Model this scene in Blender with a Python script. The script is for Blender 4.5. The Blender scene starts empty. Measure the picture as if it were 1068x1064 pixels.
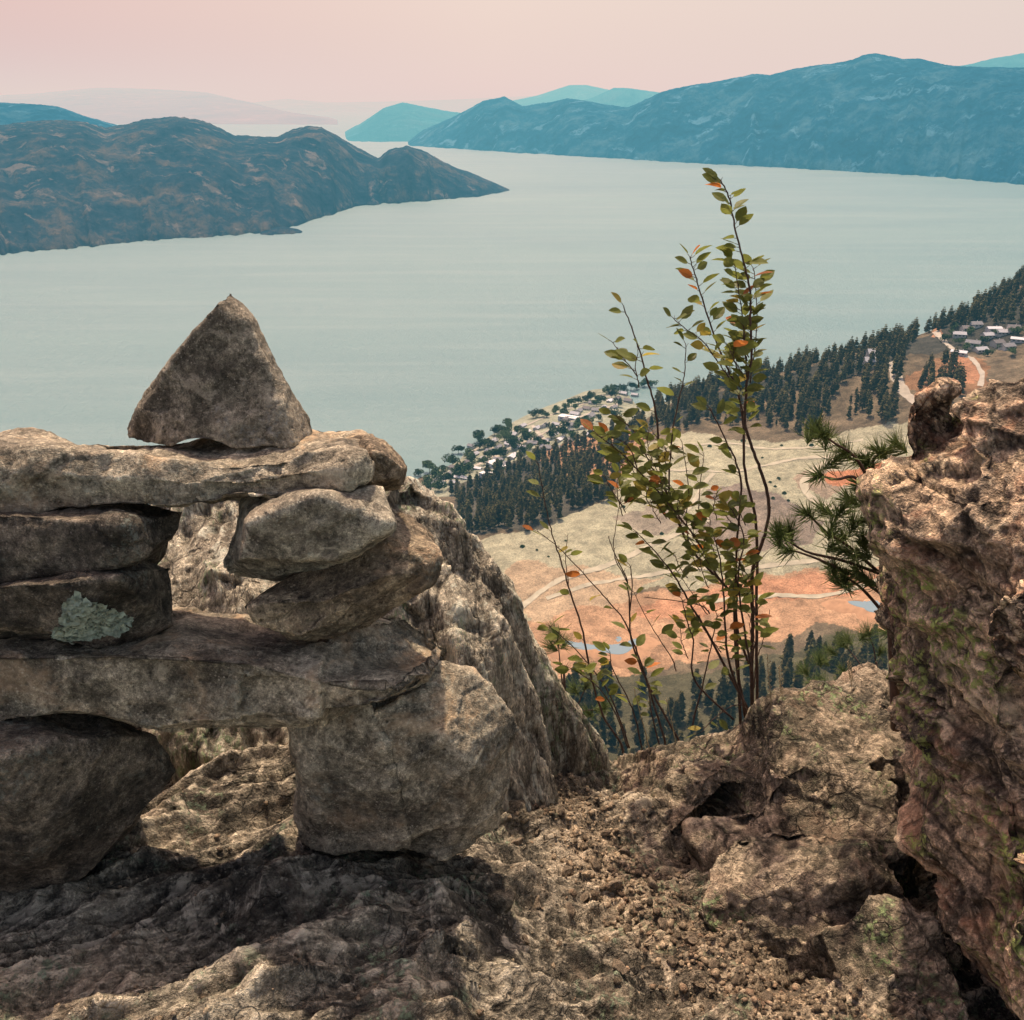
import bpy, bmesh, math, random
import numpy as np
from mathutils import Vector, Matrix
random.seed(7); RS = np.random.RandomState(11)
C = bpy.context.scene.collection
PI = math.pi
# ------------------------------------------------------------------ camera model
F = 1000.0; CX, CY = 534.0, 532.0; PITCH = math.radians(22.9)
cp, sp = math.cos(PITCH), math.sin(PITCH)
LAKE = -350.0
def ray(px, py):
    u, v = (px-CX)/F, (CY-py)/F
    return np.array([u, cp+v*sp, -sp+v*cp])
def P(px, py, Y):
    r = ray(px, py); return r*(Y/r[1])
def PZ(px, py, z):
    r = ray(px, py); return r*(z/r[2])
# ------------------------------------------------------------------ numpy noise
_perm = RS.permutation(256).astype(np.int64)
_g = RS.normal(size=(256, 3)); _g /= np.linalg.norm(_g, axis=1)[:, None]
_rv = RS.uniform(-1, 1, size=(256, 4))
def _hash(ix, iy, iz): return _perm[(_perm[(_perm[ix & 255]+iy) & 255]+iz) & 255]
def perlin(p):
    p = np.asarray(p, float); i = np.floor(p).astype(np.int64); f = p-i
    w = f*f*f*(f*(f*6-15)+10); r = np.zeros(len(p))
    for dx in (0, 1):
        wx = w[:, 0] if dx else 1-w[:, 0]
        for dy in (0, 1):
            wy = w[:, 1] if dy else 1-w[:, 1]
            for dz in (0, 1):
                wz = w[:, 2] if dz else 1-w[:, 2]
                g = _g[_hash(i[:, 0]+dx, i[:, 1]+dy, i[:, 2]+dz)]
                r += wx*wy*wz*(g[:, 0]*(f[:, 0]-dx)+g[:, 1]*(f[:, 1]-dy)+g[:, 2]*(f[:, 2]-dz))
    return r*1.6
def fbm(p, o=4, gain=.5, ridged=False):
    p = np.asarray(p, float); r = np.zeros(len(p)); a = 1; 
    for k in range(o):
        n = perlin(p*(2.03**k)+k*17.3)
        if ridged: n = 1-2*np.abs(n)
        r += a*n; a *= gain
    return r
def cells(p):
    """F1, F2, random 4-vector of the nearest cell, offset to its centre"""
    p = np.asarray(p, float); i = np.floor(p).astype(np.int64)
    f1 = np.full(len(p), 9.); f2 = f1.copy(); idb = np.zeros(len(p), np.int64); off = np.zeros((len(p), 3))
    for dx in (-1, 0, 1):
        for dy in (-1, 0, 1):
            for dz in (-1, 0, 1):
                h = _hash(i[:, 0]+dx, i[:, 1]+dy, i[:, 2]+dz)
                c = np.stack([i[:, 0]+dx, i[:, 1]+dy, i[:, 2]+dz], 1)+.5+.45*_rv[h][:, :3]
                d = p-c; L = np.sqrt((d*d).sum(1)); near = L < f1
                f2 = np.where(near, f1, np.minimum(f2, L)); f1 = np.where(near, L, f1)
                idb = np.where(near, h, idb); off[near] = d[near]
    return f1, f2, _rv[(idb*7+3) & 255], off
def facet(p, slope=.8):
    f1, f2, rv, off = cells(p)
    crack = np.clip((f2-f1)/.18, 0, 1)
    return (rv[:, :3]*off).sum(1)*slope*1.5 + rv[:, 3]*.40 - (1-crack)*.16
def chip(p, tilt=.72, K=.60, b=.28):
    """continuous relief of slightly hollow fracture faces meeting in sharp ridges"""
    p = np.asarray(p, float); i = np.floor(p).astype(np.int64); h = np.full(len(p), 9.)
    for dx in (-1, 0, 1):
        for dy in (-1, 0, 1):
            for dz in (-1, 0, 1):
                r = _rv[_hash(i[:, 0]+dx, i[:, 1]+dy, i[:, 2]+dz)]; c = np.stack([i[:, 0]+dx, i[:, 1]+dy, i[:, 2]+dz], 1)+.5+.42*r[:, :3]
                d = p-c; h = np.minimum(h, K*(d*d).sum(1)+tilt*(d*r[:, [2, 0, 1]]).sum(1)+b*r[:, 3])
    return h*1.5+.10
# ------------------------------------------------------------------ object helpers
def props(o, label=None, cat=None, group=None, kind=None):
    if label: o['label'] = label
    if cat: o['category'] = cat
    if group: o['group'] = group
    if kind: o['kind'] = kind
    return o
def empty(name, loc=(0, 0, 0), parent=None):
    o = bpy.data.objects.new(name, None); C.objects.link(o); o.location = loc; o.empty_display_size = .1
    if parent: o.parent = parent
    return o
def mesh_np(name, V, Fc, mat=None, smooth=True, attrs=None):
    me = bpy.data.meshes.new(name)
    V = np.asarray(V, np.float32)
    if isinstance(Fc, np.ndarray) and Fc.ndim == 2:
        n, k = Fc.shape
        me.vertices.add(len(V)); me.vertices.foreach_set('co', V.ravel())
        me.loops.add(n*k); me.loops.foreach_set('vertex_index', Fc.ravel().astype(np.int32))
        me.polygons.add(n); me.polygons.foreach_set('loop_start', np.arange(0, n*k, k, dtype=np.int32))
        me.update(calc_edges=True)
    else:
        me.from_pydata([tuple(v) for v in V.tolist()], [], [tuple(f) for f in Fc]); me.update()
    if attrs:
        for nm, col in attrs.items():
            a = me.color_attributes.new(nm, 'FLOAT_COLOR', 'POINT')
            c = np.ones((len(V), 4), np.float32); c[:, :3] = col; a.data.foreach_set('color', c.ravel())
    if mat: me.materials.append(mat)
    if smooth: me.polygons.foreach_set('use_smooth', np.ones(len(me.polygons), bool))
    return me
def link(name, me, loc=(0, 0, 0), parent=None):
    o = bpy.data.objects.new(name, me); C.objects.link(o); o.location = loc
    if parent: o.parent = parent
    return o
def copy_tree(o, parent=None, name=None):
    c = o.copy(); C.objects.link(c); c.parent = parent
    for ch in o.children: copy_tree(ch, c)
    return c
def grid_faces(nx, ny):
    i = np.arange((nx-1)*(ny-1)); r = i//(nx-1); c = i % (nx-1); a = r*nx+c
    return np.stack([a, a+1, a+nx+1, a+nx], 1)
class MB:
    def __init__(s): s.V = []; s.F = []; s.T = []
    def add(s, vs, fs, tint=(1, 1, 1)):
        b = len(s.V); s.V += [tuple(v) for v in vs]; s.F += [tuple(b+i for i in f) for f in fs]; s.T += [tint]*len(vs)
    def tube(s, pts, rads, n=6, tint=(1, 1, 1)):
        pts = [Vector(p) for p in pts]; vs = []; fs = []
        ref = Vector((.31, .17, .93))
        for k, p in enumerate(pts):
            t = (pts[min(k+1, len(pts)-1)]-pts[max(k-1, 0)]).normalized()
            a = t.cross(ref)
            if a.length < .1: a = t.cross(Vector((1, 0, 0)))
            a.normalize(); b = t.cross(a)
            for j in range(n):
                an = 2*PI*j/n; vs.append(p+(a*math.cos(an)+b*math.sin(an))*rads[k])
        for k in range(len(pts)-1):
            for j in range(n): fs.append((k*n+j, k*n+(j+1) % n, (k+1)*n+(j+1) % n, (k+1)*n+j))
        fs.append(tuple(range(n-1, -1, -1))); fs.append(tuple((len(pts)-1)*n+j for j in range(n)))
        s.add(vs, fs, tint)
    def box(s, c, d, rz=0, tint=(1, 1, 1)):
        co, si = math.cos(rz), math.sin(rz); vs = []
        for z in (-1, 1):
            for y in (-1, 1):
                for x in (-1, 1):
                    X, Y = x*d[0]/2, y*d[1]/2; vs.append((c[0]+X*co-Y*si, c[1]+X*si+Y*co, c[2]+z*d[2]/2))
        s.add(vs, [(0, 2, 3, 1), (4, 5, 7, 6), (0, 1, 5, 4), (2, 6, 7, 3), (0, 4, 6, 2), (1, 3, 7, 5)], tint)
    def mesh(s, name, mat, smooth=False): return mesh_np(name, np.array(s.V), s.F, mat, smooth, {'tint': np.array(s.T)})
    def build(s, name, mat, parent=None, loc=(0, 0, 0), smooth=False): return link(name, s.mesh(name, mat, smooth), loc, parent)
# ------------------------------------------------------------------ materials
class NT:
    def __init__(s, name):
        s.m = bpy.data.materials.new(name); s.m.use_nodes = True; s.t = s.m.node_tree; s.t.nodes.clear()
        s.out = s.n('ShaderNodeOutputMaterial')
    def n(s, typ, **kw):
        x = s.t.nodes.new(typ)
        for k, v in kw.items(): setattr(x, k, v)
        return x
    def l(s, a, b): s.t.links.new(a, b)
    def val(s, inp, v):
        if hasattr(v, 'links') or isinstance(v, bpy.types.NodeSocket): s.l(v, inp)
        else: inp.default_value = (tuple(v)+(1,) if isinstance(v, (tuple, list)) and len(v) == 3 and inp.type == 'RGBA' else v)
    def math(s, op, a, b=0., c=0., clamp=False):
        x = s.n('ShaderNodeMath', operation=op, use_clamp=clamp); s.val(x.inputs[0], a); s.val(x.inputs[1], b)
        if op == 'MULTIPLY_ADD': s.val(x.inputs[2], c)
        return x.outputs[0]
    def noise(s, vec, scale, detail=6, rough=.6, dist=0.):
        x = s.n('ShaderNodeTexNoise'); s.l(vec, x.inputs['Vector']); x.inputs['Scale'].default_value = scale
        x.inputs['Detail'].default_value = detail; x.inputs['Roughness'].default_value = rough; x.inputs['Distortion'].default_value = dist
        return x.outputs['Fac']
    def voro(s, vec, scale, feature='F1', out='Distance'):
        x = s.n('ShaderNodeTexVoronoi', feature=feature); s.l(vec, x.inputs['Vector']); x.inputs['Scale'].default_value = scale
        return x.outputs[out]
    def ramp(s, fac, stops):
        x = s.n('ShaderNodeValToRGB'); s.l(fac, x.inputs[0]); e = x.color_ramp.elements
        while len(e) < len(stops): e.new(.5)
        for k, (p, c) in enumerate(stops):
            e[k].position = p; e[k].color = (tuple(c)+(1,)) if isinstance(c, (tuple, list)) else (c, c, c, 1)
        return x.outputs[0]
    def step(s, fac, a, b):
        x = s.n('ShaderNodeMapRange', interpolation_type='SMOOTHSTEP'); s.l(fac, x.inputs[0]); x.inputs[1].default_value = a; x.inputs[2].default_value = b
        return x.outputs[0]
    def mix(s, f, a, b, mode='MIX'):
        x = s.n('ShaderNodeMix', data_type='RGBA', blend_type=mode); s.val(x.inputs[0], f); s.val(x.inputs[6], a); s.val(x.inputs[7], b)
        return x.outputs[2]
    def coord(s, kind='Object', scale=None, rot=None):
        v = s.n('ShaderNodeTexCoord').outputs[kind]
        if scale or rot:
            m = s.n('ShaderNodeMapping'); s.l(v, m.inputs[0])
            if rot: m.inputs['Rotation'].default_value = rot
            if scale: m.inputs['Scale'].default_value = scale
            v = m.outputs[0]
        return v
    def bsdf(s, col, rough=.85, spec=.3, normal=None):
        b = s.n('ShaderNodeBsdfPrincipled'); s.val(b.inputs['Base Color'], col); s.val(b.inputs['Roughness'], rough)
        b.inputs['Specular IOR Level'].default_value = spec
        if normal: s.l(normal, b.inputs['Normal'])
        s.l(b.outputs[0], s.out.inputs[0]); return b
    def bump(s, h, strength=.5, dist=.01, normal=None):
        b = s.n('ShaderNodeBump'); s.l(h, b.inputs['Height']); b.inputs['Strength'].default_value = strength; b.inputs['Distance'].default_value = dist
        if normal: s.l(normal, b.inputs['Normal'])
        return b.outputs[0]
def rock_mat(name, dark, mid, light, stain, lichen=(.30, .33, .18), lich=.5, stain_amt=.5, k=1., bump=1., stretch=None, rot=None, use_tint=False, pale=.35, pt0=.57, crk=.75, gain=1.):
    warm = lambda c: (c[0]*1.02*gain, c[1]*.97*gain, c[2]*.83*gain); dark, mid, light = warm(dark), warm(mid), warm(light)
    t = NT(name); v = t.coord('Object', stretch or (1, 1, 1), rot); g = t.n('ShaderNodeNewGeometry')
    nz = t.n('ShaderNodeSeparateXYZ'); t.l(g.outputs['Normal'], nz.inputs[0]); up = nz.outputs[2]
    big = t.noise(v, 3.2*k, 7, .66, .3); med = t.noise(v, 14*k, 7, .7, .2); fine = t.noise(v, 75*k, 4, .72)
    mixv = t.math('ADD', t.math('MULTIPLY', big, .5), t.math('MULTIPLY', med, .5))
    col = t.ramp(mixv, [(.41, dark), (.485, mid), (.55, light), (.64, [min(1, c*1.3) for c in light])])
    vf = t.noise(v, 260*k, 2, .75); speck = t.ramp(t.math('ADD', t.math('MULTIPLY', fine, .6), t.math('MULTIPLY', vf, .4)), [(.36, .15), (.46, .75), (.54, 1.2), (.63, 2.4)])
    col = t.mix(.85, col, speck, 'MULTIPLY')
    # iron stains on the weathered upper faces
    s1 = t.step(t.noise(v, 5.5*k, 8, .7, .5), .5, .64); s1 = t.math('MULTIPLY', s1, t.math('MULTIPLY_ADD', up, .5, .5, clamp=True))
    col = t.mix(t.math('MULTIPLY', s1, stain_amt), col, stain)
    # pale crystal veins and patches
    s2 = t.step(t.noise(v, 9*k, 7, .78, .8), pt0, pt0+.07)
    col = t.mix(t.math('MULTIPLY', s2, pale), col, [min(.75, c*1.5+.03) for c in light])
    # lichen: patches broken up by a fine grain
    lm = t.step(t.noise(v, 4.3*k, 5, .6, .2), .52, .60); lf = t.step(t.noise(v, 55*k, 6, .75), .50, .57)
    lq = t.math('MULTIPLY', lm, lf); lc = t.mix(t.noise(v, 22*k, 3, .5), lichen, [lichen[0]*.55+.05, lichen[1]*.6+.06, lichen[2]*.7+.06])
    col = t.mix(t.math('MULTIPLY', lq, lich), col, lc)
    # pale crystals and specks of crustose lichen
    spd = t.math('SUBTRACT', 1., t.step(t.voro(v, 95*k), .18, .30)); spm = t.step(t.noise(v, 17*k, 3, .7), .50, .58); spq = t.math('MULTIPLY', spd, spm)
    col = t.mix(t.math('MULTIPLY', spq, .55), col, [min(.7, c*1.35+.06) for c in light])
    # dark pits
    pit = t.step(t.voro(v, 38*k), .06, .26); pf = t.step(t.noise(v, 11*k, 4, .6), .45, .6)
    pitf = t.math('MULTIPLY', t.math('SUBTRACT', 1., pit), pf)
    col = t.mix(t.math('MULTIPLY', pitf, .7), col, [c*.35 for c in dark])
    wv = t.n('ShaderNodeVectorMath', operation='MULTIPLY_ADD'); nn_ = t.n('ShaderNodeTexNoise'); t.l(v, nn_.inputs['Vector']); nn_.inputs['Scale'].default_value = 9*k; nn_.inputs['Detail'].default_value = 5
    t.l(nn_.outputs['Color'], wv.inputs[0]); wv.inputs[1].default_value = (.09/k,)*3; t.l(v, wv.inputs[2])
    ck = t.math('SUBTRACT', 1., t.step(t.voro(wv.outputs[0], 7*k, 'DISTANCE_TO_EDGE'), .0, .05)); ck2 = t.math('SUBTRACT', 1., t.step(t.voro(wv.outputs[0], 24*k, 'DISTANCE_TO_EDGE'), .0, .07))
    ck = t.math('MULTIPLY', ck, t.step(t.noise(v, 5*k, 3, .6), .48, .58)); ck2 = t.math('MULTIPLY', ck2, t.step(t.noise(v, 8*k, 3, .6), .46, .56)); cks = t.math('MAXIMUM', ck, t.math('MULTIPLY', ck2, .7))
    col = t.mix(t.math('MULTIPLY', cks, crk), col, [c*.4 for c in dark])
    pt = t.ramp(g.outputs['Pointiness'], [(.42, .22), (.488, .8), (.52, 1.2), (.59, 1.9)])  # occlusion shade painted into the colour: crevices darkened, edges brightened
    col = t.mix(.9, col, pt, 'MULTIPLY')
    if use_tint:
        at = t.n('ShaderNodeAttribute', attribute_name='tint'); col = t.mix(1., col, at.outputs['Color'], 'MULTIPLY')
    h = t.math('ADD', t.math('MULTIPLY', med, .25), t.math('MULTIPLY', fine, .50))
    h = t.math('ADD', h, t.math('MULTIPLY', t.math('MULTIPLY', pitf, -.35), 1.))
    h = t.math('ADD', h, t.math('MULTIPLY', lq, .15)); h = t.math('SUBTRACT', h, t.math('MULTIPLY', cks, .37*crk))
    h = t.math('ADD', h, t.math('MULTIPLY', vf, .32))
    t.bsdf(col, .82, .25, t.bump(h, min(1., .9*bump), .030*bump/k))
    return t.m
def simple_mat(name, col, rough=.8, var=.25, scale=5., spec=.3, attr=None, transl=0.):
    t = NT(name); v = t.coord('Object'); n = t.noise(v, scale, 5, .6)
    c = col
    if attr: a = t.n('ShaderNodeAttribute', attribute_name=attr); c = t.mix(1., col, a.outputs['Color'], 'MULTIPLY')
    c = t.mix(1., c, t.ramp(n, [(.3, 1-var), (.7, 1+var)]), 'MULTIPLY')
    b = t.bsdf(c, rough, spec, t.bump(n, .3, .01))
    if transl:
        tr = t.n('ShaderNodeBsdfTranslucent'); t.val(tr.inputs[0], c); mx = t.n('ShaderNodeMixShader'); mx.inputs[0].default_value = transl
        t.l(b.outputs[0], mx.inputs[1]); t.l(tr.outputs[0], mx.inputs[2]); t.l(mx.outputs[0], t.out.inputs[0])
    return t.m
M = {}
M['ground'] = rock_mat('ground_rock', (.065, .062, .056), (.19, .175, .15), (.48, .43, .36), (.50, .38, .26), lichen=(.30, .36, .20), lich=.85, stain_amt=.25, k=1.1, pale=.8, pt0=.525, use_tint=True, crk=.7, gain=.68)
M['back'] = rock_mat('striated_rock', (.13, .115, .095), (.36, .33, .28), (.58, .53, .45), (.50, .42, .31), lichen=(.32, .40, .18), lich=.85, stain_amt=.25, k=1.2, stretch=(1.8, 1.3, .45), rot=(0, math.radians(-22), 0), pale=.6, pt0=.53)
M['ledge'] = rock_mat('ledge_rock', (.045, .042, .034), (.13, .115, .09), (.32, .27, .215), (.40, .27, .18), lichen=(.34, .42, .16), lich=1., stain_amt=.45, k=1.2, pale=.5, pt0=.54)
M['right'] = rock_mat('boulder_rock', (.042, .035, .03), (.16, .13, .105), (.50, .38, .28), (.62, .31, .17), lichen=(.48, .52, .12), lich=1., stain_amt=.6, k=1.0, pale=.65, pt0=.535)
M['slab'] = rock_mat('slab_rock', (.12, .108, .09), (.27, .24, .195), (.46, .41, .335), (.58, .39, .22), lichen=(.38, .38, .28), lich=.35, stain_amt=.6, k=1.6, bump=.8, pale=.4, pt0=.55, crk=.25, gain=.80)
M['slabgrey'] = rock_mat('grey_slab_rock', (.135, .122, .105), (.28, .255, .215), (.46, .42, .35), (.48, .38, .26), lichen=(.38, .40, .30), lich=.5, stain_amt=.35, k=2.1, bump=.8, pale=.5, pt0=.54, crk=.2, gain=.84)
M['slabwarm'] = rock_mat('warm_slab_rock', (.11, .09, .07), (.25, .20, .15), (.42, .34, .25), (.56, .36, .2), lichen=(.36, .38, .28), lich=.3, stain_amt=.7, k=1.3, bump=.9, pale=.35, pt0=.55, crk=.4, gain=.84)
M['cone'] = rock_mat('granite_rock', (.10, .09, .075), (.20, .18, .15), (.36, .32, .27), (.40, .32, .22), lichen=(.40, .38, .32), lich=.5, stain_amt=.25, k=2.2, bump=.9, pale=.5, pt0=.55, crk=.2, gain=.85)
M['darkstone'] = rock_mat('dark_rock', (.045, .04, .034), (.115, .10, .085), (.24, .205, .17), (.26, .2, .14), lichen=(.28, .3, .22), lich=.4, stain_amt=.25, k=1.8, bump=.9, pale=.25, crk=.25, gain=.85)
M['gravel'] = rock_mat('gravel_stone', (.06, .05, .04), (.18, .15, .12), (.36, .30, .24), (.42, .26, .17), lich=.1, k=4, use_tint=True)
M['lichen'] = simple_mat('lichen_crust', (.30, .34, .26), .95, .45, 90)
M['bark'] = simple_mat('bark', (.09, .055, .04), .85, .35, 60)
M['deadstem'] = simple_mat('dry_stem', (.42, .34, .2), .8, .2, 60)
M['leaf'] = simple_mat('leaf', (1, 1, 1), .5, .25, 40, .3, 'tint', .55)
M['needle'] = simple_mat('needle', (.12, .16, .045), .55, .3, 20, .3, None, .2)
M['conifer'] = simple_mat('conifer_foliage', (.095, .082, .036), .9, .5, .35, .1, 'tint', .25)
M['broad'] = simple_mat('broadleaf_foliage', (.05, .075, .03), .9, .5, .3, .1, 'tint')
M['trunk'] = simple_mat('trunk_bark', (.08, .06, .045), .9, .3, 3)
# ------------------------------------------------------------------ rocks
def resample(poly, asp, n=72):
    p = np.array(poly, float); c = (p.max(0)+p.min(0))/2; s = (p.max(0)-p.min(0))/2
    q = (p-c)/s; out = []
    for k in range(n):
        a = 2*PI*k/n; d = np.array([math.cos(a), math.sin(a)]); best = None
        for i in range(len(q)):
            A, B = q[i], q[(i+1) % len(q)]; e = B-A; den = d[0]*e[1]-d[1]*e[0]
            if abs(den) < 1e-9: continue
            t = (A[0]*e[1]-A[1]*e[0])/den; u = (A[0]*d[1]-A[1]*d[0])/den
            if t > 0 and -1e-6 <= u <= 1+1e-6: best = t if best is None else max(best, t)
        out.append((best or .5)*d)
    return np.array(out)*s+c
def loft(rings, n=72):
    """rings: list of (pixel outline, depth, scale) front to back -> closed mesh"""
    V = []; 
    for poly, Y, sc in rings:
        q = resample(poly, 1, n); w = np.array([P(a, b, Y) for a, b in q]); c = w.mean(0); V.append(c+(w-c)*sc)
    R = len(V); VV = np.concatenate(V+[V[0].mean(0)[None], V[-1].mean(0)[None]]); fs = []
    for r in range(R-1):
        for j in range(n): fs.append((r*n+j, r*n+(j+1) % n, (r+1)*n+(j+1) % n, (r+1)*n+j))
    for j in range(n):
        fs.append((R*n, j, (j+1) % n)); fs.append((R*n+1, (R-1)*n+(j+1) % n, (R-1)*n+j))
    return VV, fs
def pillow(poly, Y, t, n=72):
    return loft([(poly, Y-t/2, .80), (poly, Y-t*.38, .94), (poly, Y-t*.1, 1.), (poly, Y+t*.3, .97), (poly, Y+t*.5, .7)], n)
def hull(pts):
    bm = bmesh.new()
    for p in pts: bm.verts.new(tuple(p))
    bmesh.ops.convex_hull(bm, input=bm.verts[:]); 
    for v in [v for v in bm.verts if not v.link_faces]: bm.verts.remove(v)
    bm.verts.index_update(); V = np.array([v.co[:] for v in bm.verts]); fs = [tuple(v.index for v in f.verts) for f in bm.faces]; bm.free()
    return V, fs
def remesh(parts, voxel, smooth=4):
    V = []; Fs = []; b = 0
    for v, f in parts: V.append(v); Fs += [tuple(i+b for i in q) for q in f]; b += len(v)
    me = mesh_np('tmp', np.concatenate(V), Fs, None, False)
    bm = bmesh.new(); bm.from_mesh(me); bmesh.ops.recalc_face_normals(bm, faces=bm.faces[:]); bm.to_mesh(me); bm.free()
    o = bpy.data.objects.new('tmp', me); C.objects.link(o)
    m = o.modifiers.new('r', 'REMESH'); m.mode = 'VOXEL'; m.voxel_size = voxel; m.adaptivity = 0
    if smooth: s = o.modifiers.new('s', 'SMOOTH'); s.factor = .6; s.iterations = smooth
    dg = bpy.context.evaluated_depsgraph_get(); dg.update(); ev = o.evaluated_get(dg)
    out = bpy.data.meshes.new_from_object(ev); bpy.data.objects.remove(o); bpy.data.meshes.remove(me)
    return out
def get_vn(me):
    n = len(me.vertices); V = np.empty(n*3, np.float32); me.vertices.foreach_get('co', V)
    N = np.empty(n*3, np.float32); me.vertex_normals.foreach_get('vector', N)
    return V.reshape(-1, 3).astype(float), N.reshape(-1, 3).astype(float)
def rock(name, parts, mat, voxel=.005, smooth=2, big=.02, fac=((8, .018), (20, .007)), rough=.004, chisel=0, seed=0, parent=None, stretch=(1, 1, 1), shear=0., keep_world=False, inset=0., arch=None):
    me = remesh(parts, voxel, smooth); V, N = get_vn(me); sd = np.array([seed*3.7, seed*1.9, seed*5.1])
    if chisel:
        rs = np.random.RandomState(seed+100); c = V.mean(0)
        for k in range(chisel):
            d = rs.normal(size=3)*np.array([1, 1, .45]); d /= np.linalg.norm(d); pr = (V-c)@d; m = pr.max()*rs.uniform(.80, .95)
            ex = np.maximum(pr-m, 0); V = V-ex[:, None]*d*.85
        me.vertices.foreach_set('co', V.astype(np.float32).ravel()); me.update(); V, N = get_vn(me)
    S = np.array(stretch); Q = V*S; Q[:, 0] += shear*V[:, 2]
    w = np.stack([perlin(Q*6+sd), perlin(Q*6+sd+31), perlin(Q*6+sd+57)], 1)*.04
    d = big*fbm(Q*3+sd, 2)
    for f, a in fac: d = d+a*chip((Q+w*.5)*f+sd)+a*.22*facet((Q+w)*f*.9+sd+40)
    d = d+rough*.8*chip(Q*70+sd)+rough*.5*fbm(Q*60+sd, 3, .65)-inset
    V = V+N*d[:, None]
    if arch: V[:, 2] = np.maximum(V[:, 2], arch[1]+arch[3]*(1-((V[:, 0]-arch[0])/arch[2])**2))
    org = np.zeros(3) if keep_world else np.array([V[:, 0].mean(), V[:, 1].mean(), V[:, 2].min()])
    me.vertices.foreach_set('co', (V-org).astype(np.float32).ravel()); me.update()
    me.polygons.foreach_set('use_smooth', np.ones(len(me.polygons), bool)); me.materials.clear(); me.materials.append(mat); me.name = name
    return link(name, me, org, parent)
# --- the stone cairn (inukshuk): every stone can be lifted away
CG = 'balanced stones of the cairn'
def stone(parts, mat, label, **kw): return props(rock('cairn_stone', parts, mat, **kw), label, 'stone', CG)
def hstone(poly, Y, t, seed):
    rs = np.random.RandomState(seed); q = np.array(poly, float); c = (q.max(0)+q.min(0))/2; pts = [P(a, b, Y+rs.uniform(-.2, .2)*t) for a, b in q]
    for k in range(len(q)):
        if rs.rand() < .7: f = rs.uniform(.62, .92); a, b = c+(q[k]-c)*f; pts.append(P(a, b, Y-t*rs.uniform(.38, .52)))
        f = rs.uniform(.8, .97); a, b = c+(q[k]-c)*f; pts.append(P(a, b, Y+t*.5))
    return hull(pts)
def cstone(poly, Y, t, mat, label, **kw): kw.setdefault('inset', -.004); kw['chisel'] = 0; return stone([hstone(poly, Y, t, kw.get('seed', 0))], mat, label, **kw)
# pyramid cap stone (arched base)
_a = P(222, 458, 1.31); s_cap = stone([hull([P(240,300,1.365), P(226,316,1.33), P(204,345,1.325), P(176,382,1.32), P(152,418,1.315), P(129,447,1.345), P(131,460,1.325), P(168,465,1.29), P(255,468,1.275), P(305,464,1.28), P(325,457,1.33), P(304,412,1.335), P(280,360,1.345), P(256,314,1.37), P(262,335,1.33), P(286,400,1.30),
    P(150,440,1.44), P(315,440,1.45), P(205,350,1.40), P(240,304,1.39), P(220,330,1.41)])],
    M['cone'], 'pointed grey pyramid stone balanced on top of the cairn', voxel=.0032, smooth=1, big=.004, fac=((9, .010), (26, .004)), rough=.002, seed=1, inset=-.003, arch=(_a[0]-.008, _a[2]-.010, .052, .022))
# upper lintel slab and broken block at its right end
s_top = stone([loft([([(-260,500),(-100,494),(0,493),(120,497),(220,505),(320,494),(374,484),(372,505),(340,518),(290,534),(220,530),(150,531),(70,538),(0,545),(-140,560),(-260,540)], 1.19, .97),
    ([(-270,480),(-100,470),(0,462),(120,474),(220,482),(320,470),(384,468),(380,498),(345,516),(290,532),(150,528),(0,543),(-150,555),(-270,530)], 1.215, 1.),
    ([(-260,455),(-100,444),(0,450),(20,446),(60,446),(75,456),(130,458),(220,456),(330,441),(380,455),(385,480),(300,510),(150,510),(0,520),(-150,530),(-260,510)], 1.42, 1.)], 110)],
    M['slab'], 'long flat slab lying across the top of the cairn, under the pyramid stone', voxel=.004, smooth=1, big=.008, fac=((5, .026), (13, .011), (34, .004)), rough=.002, seed=2)
stone([loft([([(362,488),(390,468),(408,474),(424,488),(420,500),(372,506)], 1.25, .9), ([(345,470),(376,452),(402,458),(426,488),(417,512),(370,518)], 1.31, 1.), ([(335,460),(350,444),(385,450),(414,470),(404,512),(350,515)], 1.42, 1.)])],
    M['slabwarm'], 'small brown block at the right end of the top slab', voxel=.003, smooth=1, big=.006, fac=((16, .006),), rough=.003, chisel=5, seed=3)
cstone([(-160,555),(-60,535),(0,530),(110,522),(194,532),(184,560),(160,582),(110,594),(60,596),(0,616),(-100,628),(-160,600)], 1.25, .22, M['darkstone'], 'dark flat stone wedged under the left end of the top slab', voxel=.0030, chisel=6, seed=4, big=.009, rough=.002)
s_l2 = cstone([(-150,618),(-40,608),(0,606),(60,600),(92,582),(140,575),(184,588),(188,620),(180,652),(120,678),(60,668),(0,662),(-100,670)], 1.23, .24, M['darkstone'], 'blackish stone with a pale green lichen patch on its face', voxel=.0030, chisel=7, seed=5, big=.009, rough=.002)
cstone([(236,588),(256,545),(262,528),(330,510),(398,508),(414,545),(402,566),(350,592),(290,600),(244,596)], 1.25, .20, M['slabgrey'], 'rounded grey brown stone wedged under the right end of the top slab', voxel=.0032, chisel=8, seed=6, big=.009, rough=.002)
stone([loft([([(246,632),(300,622),(345,618),(400,606),(420,606),(400,640),(366,662),(300,670),(258,650)], 1.17, .86), ([(244,630),(300,598),(350,590),(410,565),(455,580),(440,606),(400,648),(366,664),(300,672),(255,648)], 1.24, 1.), ([(270,620),(300,596),(380,560),(400,528),(430,540),(462,580),(440,600),(380,630),(300,640)], 1.36, .92)])],
    M['slabwarm'], 'flat wedge stone tilted up to the right on the middle slab', voxel=.0032, smooth=1, chisel=4, seed=7, big=.008, rough=.002)
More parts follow.
